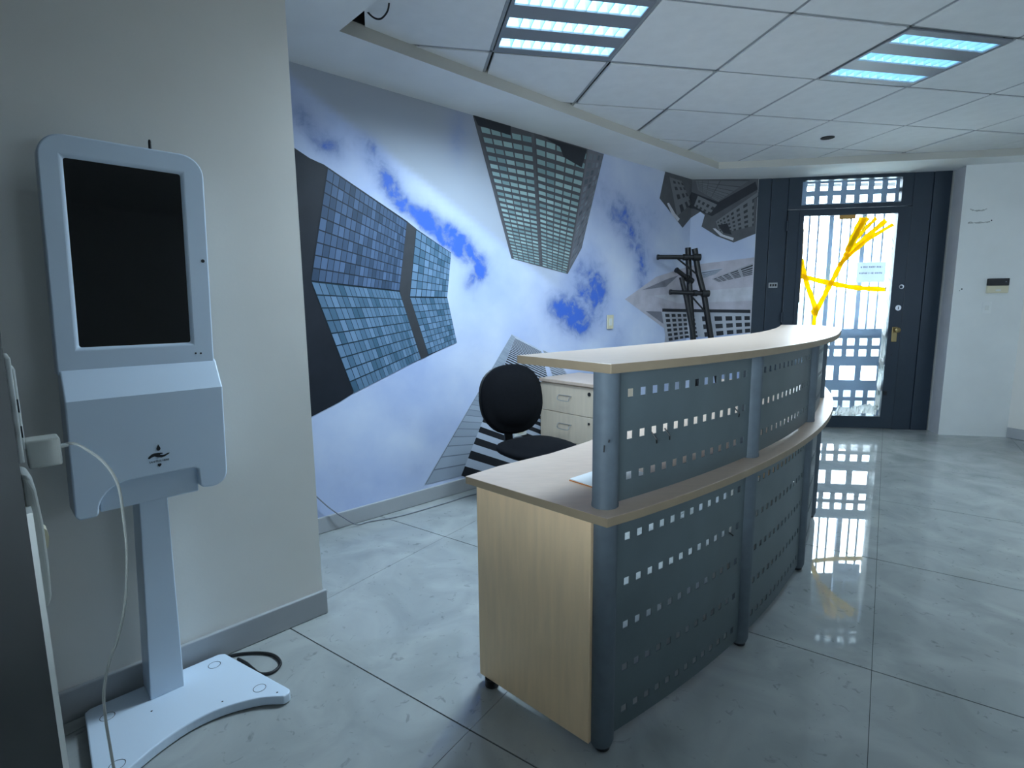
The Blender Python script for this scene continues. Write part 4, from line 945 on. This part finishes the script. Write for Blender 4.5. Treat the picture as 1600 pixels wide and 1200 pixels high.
obj('plug_neck', tube([(0.043, -0.002, 0.004), (0.052, -0.002, 0.005)], 0.0028, 10), M['whitep'], ad, True)
cpts = [(0.043, 1.155, 1.102), (0.056, 1.16, 1.103), (0.067, 1.17, 1.096), (0.085, 1.18, 1.074), (0.096, 1.19, 1.043), (0.098, 1.19, 0.998), (0.097, 1.19, 0.937), (0.088, 1.19, 0.868), (0.075, 1.19, 0.820), (0.063, 1.19, 0.792), (0.053, 1.19, 0.752), (0.051, 1.19, 0.715), (0.052, 1.19, 0.66), (0.06, 1.20, 0.40), (0.08, 1.20, 0.12), (0.12, 1.16, 0.012), (0.20, 1.10, 0.006), (0.26, 1.00, 0.004)]
cpl = [NF + es * x + et * t + Vector((0, 0, z)) for x, t, z in cpts]
tag(obj('charger_cable', tube(smooth_pts(cpl, 6), 0.0019, 8), M['cablew'], smooth=True), 'thin white cable hanging from the power adapter in front of the kiosk', 'cable')
fx = nempty('wall_intercom', 1.13, 0.975); tag(fx, 'long rounded off-white fitting with a small side key on the left wall below the adapter', 'intercom')
hb = bmesh.new(); prof = [(0.0, -0.090), (0.010, -0.088), (0.014, -0.075), (0.0155, -0.03), (0.0155, 0.03), (0.013, 0.075), (0.008, 0.090), (0.0, 0.094)]
loft(hb, [[(x, y, z) for x, z in prof] for y in (-0.035, 0.045)]); bmesh.ops.recalc_face_normals(hb, faces=hb.faces[:]); bevel(obj('body', hb, M['adapter'], fx), 0.005, 3)
kb_ = bmesh.new(); loft(kb_, [[(x, y, z) for x, z in ((0.014, -0.018), (0.0185, -0.014), (0.0205, 0.0), (0.019, 0.010), (0.014, 0.016))] for y in (-0.01, 0.012)]); bmesh.ops.recalc_face_normals(kb_, faces=kb_.faces[:]); obj('key', kb_, M['ivory'], fx)

# ------------------------------------------------------------------ plates on the far walls
def plate(name, label, cat, s, z, wd, hh, m, m2):
    p = MA + mdir * s - mnor * 0.009; e = empty(name, (p.x, p.y, z), math.radians(42.17)); tag(e, label, cat)
    bevel(obj('plate', bx(-wd / 2, wd / 2, -0.008, 0.0, -hh / 2, hh / 2), m, e), 0.002); obj('rocker', bx(-wd / 5, wd / 5, -0.012, -0.008, -hh / 4, hh / 4), m2, e); return e
plate('light_switch', 'small ivory switch plate on the mural sky right of the blue patch', 'switch', 2.688, 1.145, 0.085, 0.122, M['ivory'], M['whitep'])
plate('wall_outlet', 'white outlet plate low on the mural behind the office chair', 'outlet', 1.60, 0.352, 0.13, 0.085, M['whitep'], M['ivory'])
p = RA + rdir * 0.345 + Vector((rdir.y, -rdir.x, 0)) * 0.001
ip = empty('alarm_keypad', (p.x, p.y, 1.436), rang); tag(ip, 'beige wall keypad with a dark display on the white pillar right of the door', 'keypad')
bevel(obj('body', bx(-0.083, 0.083, -0.028, 0.0, -0.068, 0.0), M['ivory'], ip), 0.004); bevel(obj('display', bx(-0.083, 0.083, -0.03, 0.0, 0.001, 0.066), M['black'], ip), 0.004)
obj('button', bx(-0.02, 0.02, -0.031, -0.028, -0.05, -0.035), M['whitep'], ip); obj('indicator', bx(0.05, 0.06, -0.031, -0.029, 0.03, 0.04), M['inkgrey'], ip)
p = RA + rdir * 0.285 + Vector((rdir.y, -rdir.x, 0)) * 0.001
bp = empty('blank_plate', (p.x, p.y, 1.232), rang); tag(bp, 'white plate below the beige keypad on the pillar', 'outlet')
bevel(obj('plate', bx(-0.036, 0.036, -0.006, 0.0, -0.056, 0.056), M['wall_r'], bp), 0.002); obj('insert', bx(-0.016, 0.016, -0.009, -0.006, -0.022, 0.022), M['whitep'], bp)

# ------------------------------------------------------------------ drawer cabinet against the mural
cab = empty('drawer_cabinet', tuple(MA + mdir * 1.80 - mnor * 0.03), math.radians(42.17)); tag(cab, 'birch drawer cabinet with wire handles against the mural behind the desk', 'drawer cabinet')
# local: x along wall (depth of cabinet), y = -distance from the wall (its width); drawers face -x
CW, CD, CH = 0.565, 0.46, 0.74
bevel(obj('top', bx(-0.012, CD, -CW - 0.012, 0.0, CH - 0.025, CH), M['birch_top'], cab), 0.003)
bevel(obj('body', bx(0.018, CD - 0.005, -CW, -0.004, 0.05, CH - 0.028), M['beech'], cab), 0.002)
obj('plinth', bx(0.05, CD - 0.04, -CW + 0.03, -0.03, 0.0, 0.05), M['black'], cab)
for k in range(3):
    z1 = CH - 0.032 - k * 0.215; z0 = z1 - 0.211
    dr = bevel(obj('drawer', bx(0.0, 0.018, -CW + 0.022, -0.004, z0, z1), M['beech'], cab), 0.002)
    yc = -CW * 0.46; zc = (z0 + z1) / 2 + 0.01
    obj('handle', tube(smooth_pts([(0.0, yc - 0.062, zc + 0.016), (-0.02, yc - 0.058, zc + 0.006), (-0.026, yc - 0.048, zc - 0.018), (-0.026, yc + 0.048, zc - 0.018), (-0.02, yc + 0.058, zc + 0.006), (0.0, yc + 0.062, zc + 0.016)], 4), 0.0028, 8), M['chrome'], dr, True)
    obj('handle_bar', tube([(-0.002, yc - 0.064, zc + 0.017), (-0.002, yc + 0.064, zc + 0.017)], 0.0028, 8), M['chrome'], dr, True)
    lk_ = bmesh.new(); loft(lk_, [[(x, -CW + 0.075 + r * math.cos(2 * PI * q / 16), z1 - 0.045 + r * math.sin(2 * PI * q / 16)) for q in range(16)] for x, r in ((0.0, 0.014 if k == 0 else 0.009), (-0.004, 0.014 if k == 0 else 0.009))])
    obj('lock', lk_, M['black'], dr)

# ------------------------------------------------------------------ office chair
fang = math.radians(-56); chair = empty('office_chair', (0.14, 3.20, 0), fang); tag(chair, 'black fabric swivel office chair behind the reception desk', 'office chair')
def cushion(rx, ry, th, p=2.6, n=36, dome=0.35):
    bm = bmesh.new(); rings = []
    for k in range(-5, 6):
        t = k / 5; f = (1 - abs(t) ** 3.2) ** (1 / 2.4) if abs(t) < 1 else 0.0
        f = max(f, 0.72 if abs(t) == 1 else 0)
        rings.append([(rx * f * math.copysign(abs(math.cos(a)) ** (2 / p), math.cos(a)), ry * f * math.copysign(abs(math.sin(a)) ** (2 / p), math.sin(a)), th * t / 2) for a in [2 * PI * q / n for q in range(n)]])
    # dome
    top = rings[-1]; rings.append([(x * 0.5, y * 0.5, th / 2 + 0.012) for x, y, z in top]); rings.append([(x * 0.05, y * 0.05, th / 2 + 0.016) for x, y, z in top])
    loft(bm, rings); return bm
obj('seat', cushion(0.235, 0.235, 0.075), M['fabric'], chair, True, loc=(0.02, 0, 0.425))
bk_ = cushion(0.235, 0.225, 0.075, p=2.35)
R_ = Matrix.Translation((-0.245, 0, 0.695)) @ Matrix.Rotation(math.radians(82), 4, 'Y') @ Matrix.Rotation(PI / 2, 4, 'Z')
bmesh.ops.transform(bk_, matrix=R_, verts=bk_.verts[:]); obj('backrest', bk_, M['fabric'], chair, True)
shell = cushion(0.225, 0.215, 0.03, p=2.35); bmesh.ops.transform(shell, matrix=Matrix.Translation((-0.045, 0, 0)) @ R_, verts=shell.verts[:]); obj('back_shell', shell, M['black'], chair, True)
sb = bmesh.new(); loft(sb, [[(p[0], y, p[1]) for y in (-0.03, 0.03)] + [(p[0] + p[2], y, p[1] + p[3]) for y in (0.03, -0.03)] for p in ((-0.05, 0.375, 0, -0.012), (-0.22, 0.365, 0.005, -0.012), (-0.30, 0.40, 0.012, -0.004), (-0.312, 0.52, 0.012, 0), (-0.300, 0.68, 0.012, 0))])
bmesh.ops.recalc_face_normals(sb, faces=sb.faces[:]); obj('back_bracket', sb, M['black'], chair)
bevel(obj('tilt_mechanism', bx(-0.08, 0.10, -0.07, 0.07, 0.345, 0.388), M['black'], chair), 0.008); obj('lever', bx(-0.01, 0.01, 0.07, 0.2, 0.36, 0.37), M['black'], chair)
obj('gas_column', lathe([(0.030, 0.10), (0.030, 0.22), (0.022, 0.22), (0.022, 0.35)], 20), M['black'], chair, True)
for k in range(5):
    a = 2 * PI * k / 5 + 0.3; d = Vector((math.cos(a), math.sin(a), 0))
    lg = obj('base_leg', tube([d * 0.02 + Vector((0, 0, 0.115)), d * 0.15 + Vector((0, 0, 0.10)), d * 0.28 + Vector((0, 0, 0.075))], [0.028, 0.023, 0.016], 10), M['black'], chair, True)
    n = Vector((-d.y, d.x, 0))
    for s in (-1, 1):
        c = d * 0.275 + n * s * 0.014; ax = n * 0.009
        obj('caster', tube([c - ax + Vector((0, 0, 0.026)), c + ax + Vector((0, 0, 0.026))], 0.026, 16), M['black'], lg, True)

# ------------------------------------------------------------------ black pipe stand in the corner
rk = empty('pipe_stand', (1.75, 5.2, 0)); tag(rk, 'black tubular metal stand with short side arms in the mural corner behind the desk', 'pipe stand')
def rp(*pts): return [Vector(p) - Vector((1.75, 5.2, 0)) for p in pts]
obj('upright', tube(rp((1.685, 5.22, 1.825), (1.708, 5.22, 1.531), (1.722, 5.21, 1.331), (1.761, 5.2, 0.957), (1.85, 5.18, 0.01)), 0.027, 12), M['pipe'], rk, True)
obj('upright', tube(rp((1.728, 5.16, 1.81), (1.773, 5.16, 1.584), (1.837, 5.16, 1.373), (1.916, 5.15, 0.962), (2.10, 5.13, 0.01)), 0.027, 12), M['pipe'], rk, True)
obj('upright', tube(rp((1.600, 5.12, 1.545), (1.654, 5.12, 1.35), (1.728, 5.12, 1.019), (1.90, 5.10, 0.01)), 0.022, 12), M['pipe'], rk, True)
for a, b in (((1.382, 5.12, 1.731), (1.755, 5.13, 1.727)), ((1.547, 5.08, 1.604), (1.70, 5.16, 1.515)), ((1.498, 5.08, 1.406), (1.842, 5.11, 1.391))):
    arm = obj('side_arm', tube(rp(a, b), 0.021, 12), M['pipe'], rk, True)
    av, bv = Vector(a), Vector(b); d = (av - bv).normalized()
    obj('end_cap', tube(rp(av - d * 0.002, av + d * 0.014), 0.025, 12), M['black'], arm, True); obj('clamp', tube(rp(av.lerp(bv, 0.62), av.lerp(bv, 0.72)), 0.030, 12), M['black'], arm, True)
    obj('clamp', tube(rp(bv - d * 0.02, bv + d * 0.05), 0.032, 12), M['black'], arm, True)
for a, b in (((1.56, 5.12, 1.715), (1.765, 5.15, 1.565)), ((1.70, 5.12, 1.37), (1.845, 5.15, 1.225)), ((1.69, 5.15, 1.53), (1.70, 5.13, 1.40))): obj('brace', tube(rp(a, b), 0.008, 8), M['pipe'], rk, True)

# ------------------------------------------------------------------ loose wires
wz = [(-1.13, 2.90, 0.255), (-1.10, 2.92, 0.21), (-1.05, 2.95, 0.14), (-0.985, 2.985, 0.07), (-0.93, 3.03, 0.012), (-0.87, 3.09, 0.004), (-0.72, 3.16, 0.004), (-0.58, 3.27, 0.004), (-0.433, 3.40, 0.004), (-0.26, 3.555, 0.004), (-0.05, 3.62, 0.004)]
tag(obj('floor_wire', tube(smooth_pts(wz, 6), 0.0035, 8), M['inkgrey'], smooth=True), 'thin grey wire dropping off the mural and running along its baseboard', 'wire')
tag(obj('ceiling_wire', tube(smooth_pts([(-0.66, 2.625, 2.65), (-0.635, 2.61, 2.60), (-0.60, 2.60, 2.565), (-0.565, 2.585, 2.555), (-0.53, 2.555, 2.57), (-0.515, 2.53, 2.60)], 6), 0.004, 8), M['rubber'], smooth=True), 'short black wire poking out of the ceiling gap above the mural', 'wire')
